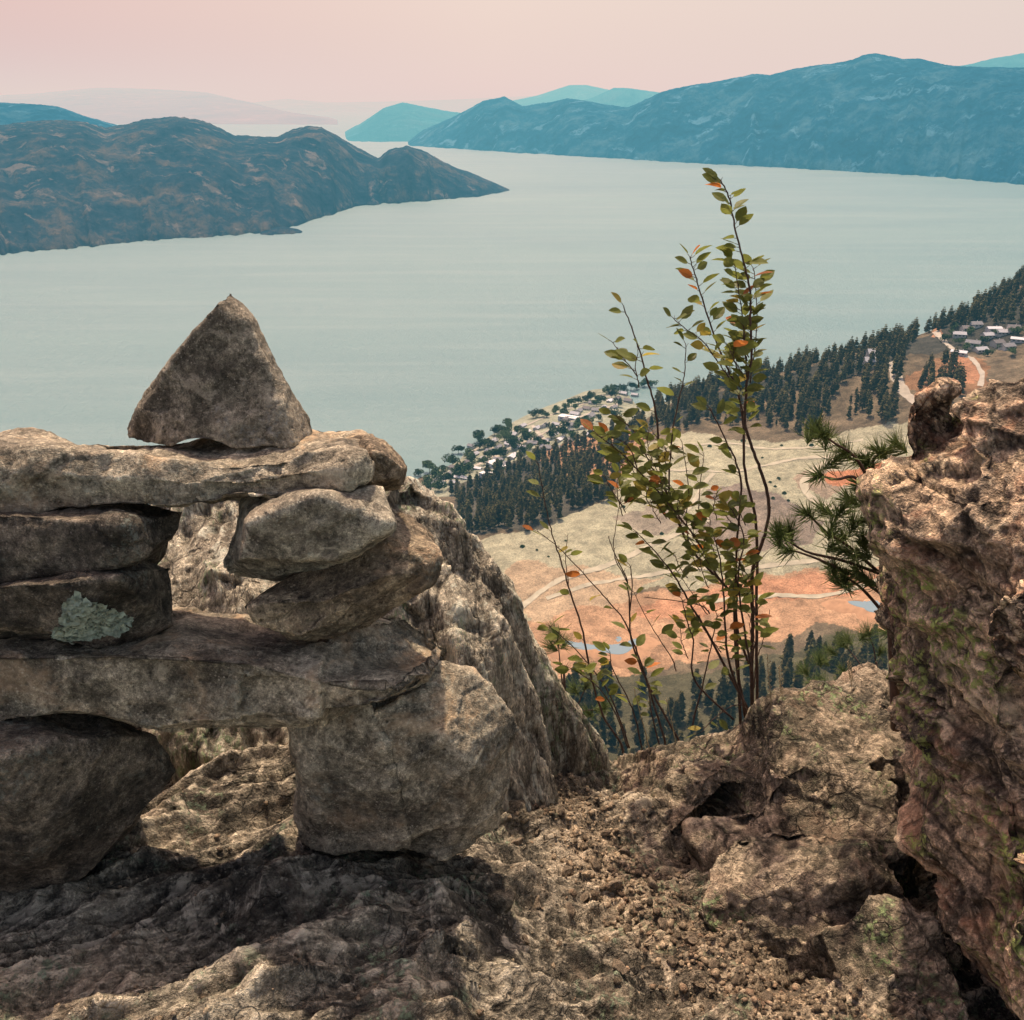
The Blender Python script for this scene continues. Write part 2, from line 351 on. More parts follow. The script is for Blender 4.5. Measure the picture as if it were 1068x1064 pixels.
stone([loft([([(-260,690),(-100,690),(0,684),(120,680),(190,684),(270,690),(350,712),(420,712),(440,722),(420,740),(350,748),(300,744),(170,764),(110,752),(60,742),(0,756),(-150,770),(-260,750)], 1.12, .95),
    ([(-270,672),(-100,668),(0,662),(100,672),(190,664),(270,670),(350,690),(400,708),(442,700),(455,690),(442,726),(350,750),(300,745),(170,766),(60,744),(0,756),(-150,765),(-270,740)], 1.17, 1.),
    ([(-250,650),(-100,655),(0,655),(100,655),(180,636),(260,640),(330,650),(420,636),(470,670),(465,690),(440,712),(350,730),(200,740),(0,735),(-150,740)], 1.36, 1.)], 110)],
    M['slab'], 'long thick slab spanning the two legs in the middle of the cairn', voxel=.004, smooth=1, big=.016, fac=((6, .018), (15, .009), (36, .003)), rough=.002, seed=8, inset=-.004)
stone([hull([P(297,746,1.24), P(380,730,1.22), P(402,780,1.195), P(426,880,1.215), P(350,890,1.225), P(315,872,1.25), P(318,800,1.21), P(330,870,1.40), P(420,860,1.40), P(310,750,1.40), P(400,740,1.40)]),
    hull([P(380,735,1.26), P(440,690,1.31), P(490,702,1.32), P(544,760,1.31), P(526,802,1.28), P(518,860,1.28), P(462,893,1.25), P(418,886,1.25), P(455,765,1.225), P(500,800,1.235), P(478,856,1.235), P(420,800,1.23), P(530,770,1.42), P(500,850,1.42), P(420,870,1.42), P(400,700,1.42), P(480,705,1.42)]),
    hull([P(392,745,1.215), P(400,790,1.20), P(424,872,1.218), P(440,720,1.27), P(462,768,1.226), P(478,850,1.238), P(400,760,1.35), P(440,870,1.35)])],
    M['slab'], 'large upright pale brown block forming the right leg of the cairn', voxel=.0036, smooth=1, big=.014, fac=((7, .012), (16, .008), (36, .003)), rough=.002, inset=-.004, seed=9)
stone([hull([P(-120,762,1.10), P(-20,740,1.14), P(52,732,1.22), P(98,738,1.25), P(166,766,1.22), P(184,802,1.22), P(144,868,1.17), P(66,932,1.14), P(12,934,1.12), P(-70,902,1.08), P(0,790,1.045), P(52,776,1.085), P(34,890,1.07), P(-80,800,1.05), P(-40,890,1.06), P(160,780,1.34), P(120,860,1.34), P(0,900,1.34), P(-100,800,1.34), P(0,745,1.34)])],
    M['darkstone'], 'big dark angular block forming the left leg of the cairn', voxel=.004, smooth=1, big=.014, fac=((7, .012), (15, .008), (34, .003)), rough=.002, inset=-.006, seed=10)
# lichen rosette growing on the dark stone
def lichen_patch(parent, px, py, Y, w, h, n, mat):
    me = parent.data; V, N = get_vn(me); V = V+np.array(parent.location); mb = MB(); nn = 0
    for tries in range(n*8):
        if nn >= n: break
        a = random.random()*2*PI; r = math.sqrt(random.random())*(1+.25*math.sin(3*a+1)); 
        q = ray(px+w*r*math.cos(a), py+h*r*math.sin(a)); q = q/np.linalg.norm(q)
        d = V@q; perp = np.linalg.norm(V-d[:, None]*q, axis=1); ok = np.where((perp < .005))[0]
        if not len(ok): continue
        i = ok[np.argmin(d[ok])]; p = V[i]; nrm = Vector(N[i]).normalized()
        t = nrm.orthogonal().normalized(); b = nrm.cross(t); s = random.uniform(.004, .009); m = 11; ph = random.random()*6
        vs = [Vector(p)+nrm*.0015]; 
        for k in range(m):
            an = 2*PI*k/m; rr = s*(1+.45*math.sin(an*3+ph)+.25*random.random()); vs.append(Vector(p)+t*math.cos(an)*rr+b*math.sin(an)*rr+nrm*random.uniform(.0015, .006))
        mb.add([v-Vector(parent.location) for v in vs], [(0, 1+k, 1+(k+1) % m) for k in range(m)]); nn += 1
    return mb.build('lichen', mat, parent)
lichen_patch(s_l2, 92, 650, 1.2, 36, 19, 260, M['lichen'])
# --- rock mass behind the cairn
B = []
B.append(hull([P(100,650,1.85), P(140,530,1.95), P(250,500,1.98), P(400,512,1.95), P(430,500,1.95), P(462,522,1.95), P(492,560,1.95), P(505,590,1.92), P(545,622,1.9), P(578,690,1.95), P(606,745,1.98), P(624,792,1.98),
    P(530,660,1.76), P(505,700,1.66), P(524,850,1.56), P(300,800,1.52), P(150,780,1.55), P(420,640,1.72), P(250,640,1.7), (-.95,1.6,-1.7), (.05,1.5,-1.8), (.2,1.9,-1.9), (-.8,2.7,-2.2), (.05,2.6,-2.2), (-.5,2.5,-1.1), (-.2,2.45,-1.15)]))
B.append(hull([P(395,505,1.85), P(430,497,1.9), P(466,524,1.9), P(492,560,1.9), P(497,582,1.88), P(430,590,1.78), P(400,560,1.78), P(440,520,2.1), P(480,580,2.1)]))
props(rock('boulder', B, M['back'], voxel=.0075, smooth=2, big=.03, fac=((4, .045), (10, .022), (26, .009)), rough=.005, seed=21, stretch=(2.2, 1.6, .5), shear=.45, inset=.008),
    'big sloping grey rock behind the cairn with a streaked right flank', 'boulder')
# --- right boulder
Rb = [hull([P(896,505,1.5), P(892,560,1.45), P(912,650,1.42), P(936,750,1.40), P(950,830,1.36), P(980,930,1.3), P(1016,1070,1.2), P(1040,1200,1.1), P(915,482,1.5), P(948,468,1.5), P(1000,430,1.48), P(1045,405,1.46), P(1120,372,1.4), P(1300,330,1.3),
    P(960,560,1.3), P(1010,520,1.24), P(1010,700,1.18), P(1030,850,1.10), P(1060,1000,1.02), P(1150,1200,.9), P(1350,1200,.8), P(1300,560,1.0), P(1150,520,1.12), (.98,2.0,-.85), (1.5,2.0,-.5), (1.4,2.1,-1.6), (1.02,1.85,-1.6)]),
    hull([P(944,450,1.48), P(938,428,1.5), P(953,412,1.5), P(988,409,1.5), P(997,436,1.48), P(990,480,1.45), P(945,490,1.46), P(975,424,1.6), P(990,440,1.6)]),
    hull([P(1000,440,1.4), P(1003,420,1.42), P(1040,402,1.4), P(1066,386,1.4), P(1120,376,1.36), P(1300,345,1.3), P(1300,480,1.15), P(1060,500,1.25), P(1010,480,1.32), P(1060,400,1.6), (1.3,1.9,-.45)]),
    hull([P(1026,868,.98), P(1044,845,.96), P(1090,815,.93), P(1200,800,.86), P(1200,1150,.78), P(1070,1100,.86), P(1040,1000,.92), P(1100,860,1.1), P(1060,1100,1.1), P(1250,900,1.1)]),
    hull([P(1010,640,1.16), P(1068,600,1.08), P(1180,590,1.0), P(1180,760,.98), P(1075,760,1.03), P(1015,700,1.13), P(1080,640,1.25), P(1080,740,1.25)])]
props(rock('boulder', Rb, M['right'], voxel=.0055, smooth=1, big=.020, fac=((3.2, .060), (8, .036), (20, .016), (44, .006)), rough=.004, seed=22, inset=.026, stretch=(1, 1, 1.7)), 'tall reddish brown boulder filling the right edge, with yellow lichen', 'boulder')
# --- ledge at the right of the gully
Lb = [hull([P(768,768,1.9), P(790,738,1.95), P(820,722,1.95), P(845,708,1.95), P(880,704,1.95), P(930,720,1.9), P(960,760,1.8), P(900,790,1.68), P(800,800,1.68), P(785,835,1.66), P(880,860,1.6), (1.0,2.2,-1.4), (.35,2.2,-1.8), (.45,1.6,-1.75), (.8,1.5,-1.75), (.9,1.7,-1.3)]),
    hull([P(612,808,2.0), P(640,790,2.02), P(690,775,2.0), P(740,762,2.0), P(775,765,1.98), P(770,800,1.78), P(700,815,1.8), P(640,830,1.86), P(700,870,1.7), (.1,2.15,-1.9), (.5,2.2,-1.9), (.3,1.7,-1.8)]),
    hull([P(722,950,1.42), P(735,925,1.46), P(760,865,1.56), P(830,840,1.6), P(910,870,1.52), P(945,930,1.4), P(925,985,1.32), P(830,1000,1.33), P(760,985,1.36), (.3,1.4,-1.7), (.7,1.4,-1.7), (.6,1.8,-1.7), P(900,900,1.4), P(800,910,1.43)]),
    hull([P(720,860,1.66), P(785,825,1.67), P(900,790,1.68), P(955,840,1.6), P(735,925,1.50), P(840,880,1.545), P(940,900,1.46), P(800,850,1.60), (.4,1.9,-1.8), (1.0,1.9,-1.8), (.45,1.45,-1.8), (.9,1.45,-1.8)]),
    hull([P(760,985,1.38), P(840,960,1.40), P(945,930,1.41), P(1000,990,1.25), P(860,1000,1.30), P(770,960,1.42), (.4,1.5,-1.7), (.9,1.4,-1.7), (.4,1.25,-1.7), (.8,1.2,-1.7)]),
    hull([P(850,970,1.3), P(925,940,1.32), P(985,960,1.25), P(1020,1100,1.1), P(880,1045,1.18), (.5,1.5,-1.7), (.8,1.2,-1.7)])]
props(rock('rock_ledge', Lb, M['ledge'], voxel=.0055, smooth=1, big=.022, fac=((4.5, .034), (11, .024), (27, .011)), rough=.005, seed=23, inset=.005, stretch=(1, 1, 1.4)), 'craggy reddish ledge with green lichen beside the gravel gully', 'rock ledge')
# ------------------------------------------------------------------ near ground heightfield
def tps(ctrl):
    A = np.array(ctrl, float); xy = A[:, :2]; z = A[:, 2]; n = len(A); sc = xy.std()
    def K(r2): return np.where(r2 > 1e-12, .5*r2*np.log(r2+1e-12), 0)
    X = xy/sc; D = ((X[:, None]-X[None])**2).sum(2); Pm = np.c_[np.ones(n), X]
    L = np.zeros((n+3, n+3)); L[:n, :n] = K(D)+np.eye(n)*.01; L[:n, n:] = Pm; L[n:, :n] = Pm.T
    w = np.linalg.solve(L, np.r_[z, 0, 0, 0])
    def f(x, y):
        x = np.asarray(x, float)/sc; y = np.asarray(y, float)/sc; r = w[n]+w[n+1]*x+w[n+2]*y
        for i in range(n): r = r+w[i]*K((x-X[i, 0])**2+(y-X[i, 1])**2)
        return r
    return f
gc = [(0,1064,-1.0),(150,1064,-1.0),(300,1064,-1.02),(420,1064,-1.09),(534,1064,-1.22),(700,1064,-1.36),(850,1064,-1.40),(1000,1064,-1.42),(-300,1064,-1.1),(60,930,-1.17),(420,892,-1.20),(250,905,-1.18),
      (160,800,-1.17),(250,785,-1.15),(300,850,-1.18),(350,975,-1.10),(200,985,-1.08),(90,975,-1.08),(450,960,-1.18),(560,850,-1.42),(600,830,-1.45),(640,900,-1.45),(700,950,-1.44),(760,1000,-1.44),(820,1040,-1.44),
      (540,900,-1.32),(560,960,-1.34),(600,1010,-1.36),(620,800,-1.53),(640,1064,-1.33),(700,850,-1.50),(800,900,-1.50),(900,950,-1.50),(-300,900,-1.15),(-300,750,-1.2)]
gctrl = [tuple(PZ(*g)) for g in gc]+[(-1.5,.4,-1.2),(0,.4,-1.35),(1.5,.4,-1.5),(-1.5,-1,-1.4),(0,-1,-1.5),(1.5,-1,-1.55),(-1.5,2,-1.5),(1.5,2,-1.6),(1.5,1.2,-1.5),(.5,2.3,-1.75),(-.6,2.2,-1.5)]
Gf = tps(gctrl)
nx, ny = 760, 720
gx = np.linspace(-1.9, 1.9, nx); 
gy = np.concatenate([np.linspace(-1.2, .75, 60, endpoint=False), np.linspace(.75, 2.4, 560, endpoint=False), np.linspace(2.4, 4.0, 100)])
X, Yg = np.meshgrid(gx, gy); X = X.ravel(); Yg = Yg.ravel(); Z = Gf(X, Yg)
Z -= 2.2*np.maximum(Yg-2.08-.1*np.sin(X*4), 0)**1.3
gp = np.stack([X, Yg, Z], 1)
gully = np.exp(-((X-(.10+.62*(1.75-Yg)))/.10)**2)*((Yg > .6) & (Yg < 2.2))
rot = np.stack([gp[:, 0]*.8+gp[:, 1]*.6, -gp[:, 0]*.6+gp[:, 1]*.8, gp[:, 2]], 1)*np.array([.75, 2.2, 1.])
def fluff(rot):
    w = np.stack([perlin(rot*5), perlin(rot*5+31), perlin(rot*5+57)], 1)*.06
    d = .030*fbm(rot*2.6+3, 3)+.085*chip((rot+w*.6)*4+5)+.040*chip((rot+w*.4)*10+9)+.018*chip((rot+w*.3)*24+2)+.003*facet((rot+w)*8+4)
    return d + .006*chip(rot*60)+.004*fbm(rot*50, 3, .65)
dd = fluff(rot)
dd = dd*(1-.6*gully)+gully*.010*fbm(gp*22, 4, .6)
Z = Z+dd
tint = np.ones((len(X), 3)); pk = np.clip(gully*1.2+.5*np.clip((X-.05)*2.2, 0, 1), 0, 1)[:, None]
tint = tint*(1-pk)+pk*np.array([1.0, .93, .88])
gme = mesh_np('rocky_ground', np.stack([X, Yg, Z], 1), grid_faces(nx, len(gy)), M['ground'], True, {'tint': tint})
props(link('rocky_ground', gme), None, None, None, 'structure')
Zg = Z.reshape(len(gy), nx)
def ground_z(x, y):
    i = np.clip(np.searchsorted(gx, x), 0, nx-1); j = np.clip(np.searchsorted(gy, y), 0, len(gy)-1); return Zg[j, i]
# loose stones and gravel in the gully
def pebble(seed, sub=2):
    bm = bmesh.new(); bmesh.ops.create_icosphere(bm, subdivisions=sub, radius=1); rs = np.random.RandomState(seed)
    V = np.array([v.co[:] for v in bm.verts]); fs = [tuple(v.index for v in f.verts) for f in bm.faces]; bm.free()
    V = V*rs.uniform(.6, 1.1, 3)
    for k in range(7):
        d = rs.normal(size=3); d /= np.linalg.norm(d); pr = V@d; m = pr.max()*rs.uniform(.42, .80); V = V-np.maximum(pr-m, 0)[:, None]*d
    return V+.06*_rv[(np.arange(len(V))*13+seed) & 255][:, :3], fs
pebs = [pebble(k, 1) for k in range(8)]
rs = np.random.RandomState(5); GV = []; GF = []; GT = []; b = 0
for k in range(11000):
    y = rs.uniform(.75, 2.1); x = .10+.62*(1.75-y)+rs.normal()*.08
    if k % 5 == 0: x = rs.uniform(-.9, .9)
    s = min(.014, .0016*math.exp(rs.normal()*.8+.3)); V, f = pebs[k % 8]; a = rs.uniform(0, 6.28)
    R = np.array([[math.cos(a), -math.sin(a), 0], [math.sin(a), math.cos(a), 0], [0, 0, 1]])
    GV.append((V@R.T)*s*np.array([1, 1, .75])+np.array([x, y, ground_z(x, y)+s*.3])); GF += [tuple(i+b for i in q) for q in f]; b += len(V)
    GT.append(np.tile(np.array([.75, .72, .68])*rs.uniform(.35, 1.2), (len(V), 1)))
gm = mesh_np('gravel', np.concatenate(GV), np.array(GF), M['gravel'], False, {'tint': np.concatenate(GT)})
props(link('gravel', gm), 'fine pinkish gravel strewn along the gully floor', 'gravel', None, 'stuff')
protos = []
for k in range(5):
    V, f = pebble(50+k, 3); V = V+.04*fbm(V*3+k, 3)[:, None]*V
    protos.append(mesh_np('loose_stone', V, f, M['gravel'], True, {'tint': np.ones((len(V), 3))*(.8+.1*k)}))
spots = [(585,858),(600,880),(622,905),(640,930),(665,948),(575,835),(690,965),(706,945),(650,890),(720,985),(745,1010),(610,935),(590,910),(680,925),(560,870),(770,1025),(735,965),(630,870),(665,985),(560,925),(700,1005),(800,1045),(595,955),(540,880),(725,1030),(780,1000),(548,985),(645,1015)]
for k, (px, py) in enumerate(spots):
    z = -1.42
    for _ in range(4): p = PZ(px, py, z); z = float(ground_z(p[0], p[1]))
    s = random.uniform(.009, .02); o = link('loose_stone', protos[k % 5], (p[0], p[1], z+s*.35)); o.scale = (s*random.uniform(.9, 1.3), s, s*.8); o.rotation_euler = (random.random(), random.random(), random.random()*6)
    props(o, 'small pinkish grey stone lying loose on the gravel of the gully', 'stone', 'loose stones in the gully')
for px, py, s, lab in [(535, 848, .045, 'squat brown stone at the foot of the streaked rock, right of the cairn leg'), (520, 945, .032, 'pale pinkish stone lying in front of the right cairn leg')]:
    z = -1.35
    for _ in range(4): p = PZ(px, py, z); z = float(ground_z(p[0], p[1]))
    V, f = pebble(int(px), 4); V = V*s; me_ = rock('loose_stone', [(V*np.array([1.3, 1, .8])+np.array([p[0], p[1], z+s*.3]), f)], M['ledge'], voxel=.003, smooth=1, big=.004, fac=((20, .006),), rough=.003, seed=3)
    props(me_, lab, 'stone')
# ------------------------------------------------------------------ mid-distance terrain
tc = [(430,505,-347),(480,490,-345),(540,446,-347),(520,482,-341),(600,420,-347),(640,430,-335),(640,410,-347),(430,462,-362),(500,436,-362),(580,402,-362),(660,382,-365),(400,490,-365),(350,560,-362),(300,700,-350),
      (500,562,-281),(560,556,-278),(640,522,-265),(655,480,-262),(560,510,-312),(500,520,-325),(620,470,-300),(600,500,-290),(560,590,-279),(520,600,-284),(700,540,-264),(700,470,-250),(760,480,-248),(850,480,-240),(900,470,-232),(800,560,-262),(600,620,-282),
      (700,450,-250),(780,440,-242),(850,450,-233),(900,440,-222),(950,425,-212),(1040,405,-200),(1068,420,-200),
      (700,418,-258),(760,402,-236),(800,392,-225),(850,382,-216),(920,358,-202),(990,336,-188),(1060,298,-165),(1120,260,-140),(670,430,-290),
      (980,372,-196),(1050,360,-190),(700,620,-283),(850,600,-275),(650,672,-286),(600,672,-286),(720,700,-288),(860,640,-280),(910,640,-278),(850,720,-276),(700,760,-288),(620,760,-300),(560,720,-300)]
tctrl = [tuple(PZ(*g)) for g in tc]+[(0,200,-215),(200,200,-190),(-200,250,-260),(0,100,-118),(200,100,-80),(-200,100,-170),(0,4.5,-9),(60,6,-9),(-60,6,-12),(0,40,-55),(0,320,-275),(-150,400,-330),
      (400,300,-190),(700,700,-120),(900,1000,-60),(500,500,-205),(-300,600,-372),(-300,900,-375),(0,1300,-375),(300,1300,-372),(500,1250,-365),(620,1150,-290),(400,1080,-345),(330,1000,-320),(250,1010,-350),(700,1300,-300),(900,300,-60),(1000,600,-60)]
Tf = tps(tctrl)
def tnoise(x, y):
    q = np.stack([x/60, y/60, np.zeros(len(x))], 1); amp = np.clip((y-60)/300, 0, 1)
    return amp*(2.2*fbm(q, 4)+.55*fbm(q*8, 4, .65)+.5*fbm(q*4+5, 2, .5, True))
def Th(x, y):
    x = np.atleast_1d(np.asarray(x, float)).ravel(); y = np.atleast_1d(np.asarray(y, float)).ravel(); z = Tf(x, y)
    flat = np.clip((z+338)/15, .12, 1); return z+tnoise(x, y)*flat
def hit(px, py):
    r = ray(px, py); s = np.concatenate([np.arange(250, 1400, 4.)]); pts = r[None]*(s/r[1])[:, None]; h = Th(pts[:, 0], pts[:, 1]); below = np.where(pts[:, 2] < np.maximum(h, LAKE))[0]
    return pts[below[0]] if len(below) else pts[-1]
tx = np.concatenate([np.linspace(-700, -160, 50, endpoint=False), np.linspace(-160, 620, 620, endpoint=False), np.linspace(620, 1100, 60)])
ty = np.concatenate([np.linspace(4.2, 330, 120, endpoint=False), np.linspace(330, 1120, 560, endpoint=False), np.linspace(1120, 1500, 60)])
TX, TY = np.meshgrid(tx, ty); TX = TX.ravel(); TY = TY.ravel(); TZ = Th(TX, TY)
TZ = np.minimum(TZ, -8-(TY-4)*.35+np.clip(TY-60, 0, 9e9)*.35) if True else TZ
def inpoly(x, y, poly):
    r = np.zeros(len(x), bool); n = len(poly)
    for i in range(n):
        x1, y1 = poly[i]; x2, y2 = poly[(i+1) % n]; c = ((y1 > y) != (y2 > y)) & (x < (x2-x1)*(y-y1)/((y2-y1) or 1e-9)+x1); r ^= c
    return r
def wpoly(pxs): return [tuple(hit(*p)[:2]) for p in pxs]
wob = 7*np.stack([fbm(np.stack([TX/35, TY/35, TX*0], 1), 4, .6), fbm(np.stack([TX/35, TY/35, TX*0+9], 1), 4, .6)], 1)
wx, wy = TX+wob[:, 0], TY+wob[:, 1]
n1 = fbm(np.stack([TX/18, TY/18, TX*0+3], 1), 5, .65)
col = np.tile([.12, .095, .06], (len(TX), 1))*(1+.5*n1[:, None])
def paint(poly, c, var=.25):
    m = inpoly(wx, wy, wpoly(poly)); col[m] = np.array(c)*(1+var*n1[m])[:, None]
paint([(425,520),(470,455),(540,425),(610,398),(700,380),(700,425),(600,470),(520,500),(470,520)], (.24, .25, .18))
paint([(470,510),(560,470),(660,440),(700,440),(640,470),(635,520),(560,554),(480,562)], (.07, .065, .05))
paint([(690,428),(800,398),(930,360),(1068,300),(1068,360),(940,372),(870,400),(780,425),(700,445)], (.05, .048, .038))
paint([(480,600),(500,560),(560,552),(640,518),(670,465),(720,452),(820,462),(960,440),(960,590),(840,592),(740,612),(640,620),(560,650),(480,640)], (.29, .28, .19), .2)
paint([(560,470),(640,445),(680,452),(650,500),(620,500)], (.30, .18, .10))
paint([(470,700),(540,655),(640,626),(740,612),(840,590),(960,585),(960,670),(860,650),(740,690),(620,720)], (.34, .215, .125), .3)
paint([(540,585),(620,600),(700,606),(660,622),(560,650),(520,620)], (.34, .26, .165), .2)
paint([(735,512),(775,505),(830,530),(820,548),(760,535)], (.17, .14, .11))
paint([(720,540),(790,525),(860,552),(850,572),(780,575),(730,568)], (.20, .165, .125))
paint([(640,540),(700,525),(720,545),(680,560)], (.22, .19, .14))
paint([(820,500),(850,490),(900,492),(890,520),(850,520)], (.25, .2, .14))
paint([(865,500),(920,480),(920,510),(880,512)], (.36, .16, .08))
paint([(660,640),(740,615),(850,598),(930,600),(900,622),(800,628),(700,650)], (.38, .205, .115), .3)
paint([(540,720),(640,700),(700,712),(748,700),(850,668),(930,655),(990,800),(540,830)], (.075, .07, .04))
paint([(940,400),(990,368),(1030,375),(1030,410),(980,420)], (.20, .115, .06), .3)
paint([(992,372),(1012,374),(1022,395),(1004,400),(990,388)], (.30, .155, .085))
paint([(968,345),(982,342),(986,350),(974,352)], (.30, .16, .09))
me = mesh_np('valley_terrain', np.stack([TX, TY, TZ], 1), grid_faces(len(tx), len(ty)), None, True, {'tint': col})
t = NT('valley_ground'); at = t.n('ShaderNodeAttribute', attribute_name='tint'); v = t.coord('Object')
nn = t.noise(v, .12, 12, .7); n2 = t.noise(v, .9, 8, .75); spk = t.step(t.noise(v, .35, 8, .7), .58, .66)
cc = t.mix(1., at.outputs['Color'], t.ramp(nn, [(.3, .65), (.5, 1.), (.7, 1.3)]), 'MULTIPLY'); cc = t.mix(1., cc, t.ramp(n2, [(.32, .55), (.66, 1.35)]), 'MULTIPLY')
cc = t.mix(t.math('MULTIPLY', spk, .35), cc, (.09, .09, .05)); t.bsdf(cc, .95, .1, t.bump(nn, .6, 3.)); me.materials.append(t.m)
props(link('valley_terrain', me), None, None, None, 'structure')
# dirt roads draped over the valley
M['road'] = simple_mat('dirt_road', (.36, .33, .24), .95, .2, .15)
M['roadg'] = simple_mat('grey_road', (.34, .31, .25), .95, .2, .15)
def road(pxs, w, mat):
    pts = []
    wp = [hit(*p)[:2] for p in pxs]
    for a, b in zip(wp[:-1], wp[1:]):
        n = max(2, int(np.linalg.norm(b-a)/3)); pts += [a+(b-a)*k/n for k in range(n)]
    pts = np.array(pts+[wp[-1]])
    for _ in range(12): pts[1:-1] = (pts[:-2]+pts[1:-1]*2+pts[2:])/4
    V = []; m = 5; 
    for k in range(len(pts)):
        d = pts[min(k+1, len(pts)-1)]-pts[max(k-1, 0)]; d = d/(np.linalg.norm(d)+1e-9); nrm = np.array([-d[1], d[0]])
        for j in range(m): q = pts[k]+nrm*w*(j/(m-1)-.5)*(1+.15*math.sin(k*.7)); V.append((q[0], q[1], 0))
    V = np.array(V); V[:, 2] = Th(V[:, 0], V[:, 1])+.28
    props(link('dirt_road', mesh_np('dirt_road', V, grid_faces(m, len(pts)), mat, True)), None, None, None, 'structure')
road([(500,668),(540,639),(576,611),(600,602),(629,593),(657,582),(700,560),(740,545)], 4.5, M['road'])
road([(570,625),(640,608),(711,597),(789,593),(853,586),(900,575)], 3.5, M['road'])
road([(682,493),(718,490),(739,492),(768,493),(810,483),(860,481),(900,473)], 3.5, M['road'])
road([(745,494),(734,505),(728,520),(715,535)], 3.5, M['road'])
road([(905,474),(862,482),(840,497),(836,508),(842,522),(862,531),(890,534)], 5.5, M['road'])
road([(740,628),(789,625),(842,625),(878,621),(920,606)], 3.5, M['road'])
road([(700,470),(760,462),(830,470),(900,462)], 3, M['road'])
road([(928,378),(934,392),(942,411),(962,424)], 8, M['roadg'])
road([(975,347),(982,355),(990,362),(998,368),(1010,375)], 5, M['roadg'])
road([(1012,375),(1020,382),(1025,392),(1022,404)], 4, M['roadg'])
road([(445,512),(480,495),(520,472),(560,456),(600,438),(650,420)], 5, M['roadg'])
road([(470,482),(510,462),(545,446),(590,428),(640,412)], 4, M['roadg'])
road([(520,480),(510,464)], 4, M['roadg'])
road([(570,462),(555,444)], 4, M['roadg'])
# ponds
wt = NT('pond_water'); wt.bsdf((.16, .22, .24), .12, .5); M['pond'] = wt.m
def pond(pxs, name='pond'):
    wp = np.array([hit(*p) for p in pxs]); c = wp.mean(0); z = float(Th(wp[:, 0], wp[:, 1]).mean())+.5
    n = 48; rs_ = []; ang = np.arctan2(wp[:, 1]-c[1], wp[:, 0]-c[0]); rad = np.hypot(wp[:, 0]-c[0], wp[:, 1]-c[1]); o = np.argsort(ang); ang = ang[o]; rad = rad[o]
    th = np.linspace(-PI, PI, n, endpoint=False); rr = np.interp(th, np.r_[ang-2*PI, ang, ang+2*PI], np.r_[rad, rad, rad])*(1+.05*np.sin(th*5))
    V = [(c[0], c[1], z)]+[(c[0]+math.cos(a)*r, c[1]+math.sin(a)*r, z) for a, r in zip(th, rr)]
    props(link(name, mesh_np(name, np.array(V), [(0, 1+k, 1+(k+1) % n) for k in range(n)], M['pond'], True)), None, None, None, 'structure')
    V = []; 
    for a, r in zip(th, rr):
        for q, dz in ((1.0, -.1), (1.0+2.5/max(rr), .5), (1.0+16/max(rr), None)): X_, Y_ = c[0]+math.cos(a)*r*q, c[1]+math.sin(a)*r*q; V.append((X_, Y_, z+dz if dz is not None else float(Th(X_, Y_)[0])-.3))
    fs = [(3*k+j, 3*k+j+1, 3*((k+1) % n)+j+1, 3*((k+1) % n)+j) for k in range(n) for j in (0, 1)]
    props(link('pond_bank', mesh_np('pond_bank', np.array(V), fs, simple_mat('pond_bank', (.34, .2, .11), .95, .2, .2), True)), None, None, None, 'structure')
pond([(588,674),(612,668),(655,666),(672,670),(664,677),(622,681),(598,680)])
pond([(884,632),(900,629),(930,630),(930,640),(900,640)])
# ------------------------------------------------------------------ trees
def conifer(seed, h, r, whorls, per, trunk_r, scraggy=.0):
    rs = random.Random(seed); fo = MB(); tr = MB()
    tr.tube([(0, 0, -1), (0, 0, h*.5), (rs.uniform(-.1, .1), 0, h*.97)], [trunk_r, trunk_r*.6, .03], 6)
    for w in range(whorls):
        t = (w+rs.random()*.6)/whorls; z = h*(.12+.86*t); R = r*((1-t)**.5)*min(1, .45+t*3)*rs.uniform(.7, 1.15)+.15
        for k in range(per):
            if rs.random() < scraggy: continue
            a = 2*PI*(k+rs.random())/per; L = R*rs.uniform(.6, 1.2); dr = -L*rs.uniform(.15, .45); ca, sa = math.cos(a), math.sin(a)
            wd = L*rs.uniform(.30, .5)+.12; g = rs.uniform(.5, 1.5)*(.75+.14*(seed % 5))
            p0 = (0, 0, z); px_, py_ = -sa, ca; zt = z+dr
            vs = [(ca*.1, sa*.1, z+.1), (ca*L*.45+px_*wd, sa*L*.45+py_*wd, z+dr*.5-.1), (ca*L*.8+px_*wd*.3, sa*L*.8+py_*wd*.3, z+dr*.7), (ca*L, sa*L, zt+.15), (ca*L*.75-px_*wd*.5, sa*L*.75-py_*wd*.5, z+dr*.75), (ca*L*.4-px_*wd, sa*L*.4-py_*wd, z+dr*.5-.1), (ca*L*.5, sa*L*.5, z+dr*.2+wd*.45), (ca*L*.55, sa*L*.55, z+dr-wd*.5)]
            fo.add(vs, [(0, 1, 6), (1, 2, 6), (2, 3, 6), (3, 4, 6), (4, 5, 6), (5, 0, 6), (0, 7, 3)], (g, g*rs.uniform(.95, 1.1), g*.95))
    return fo, tr
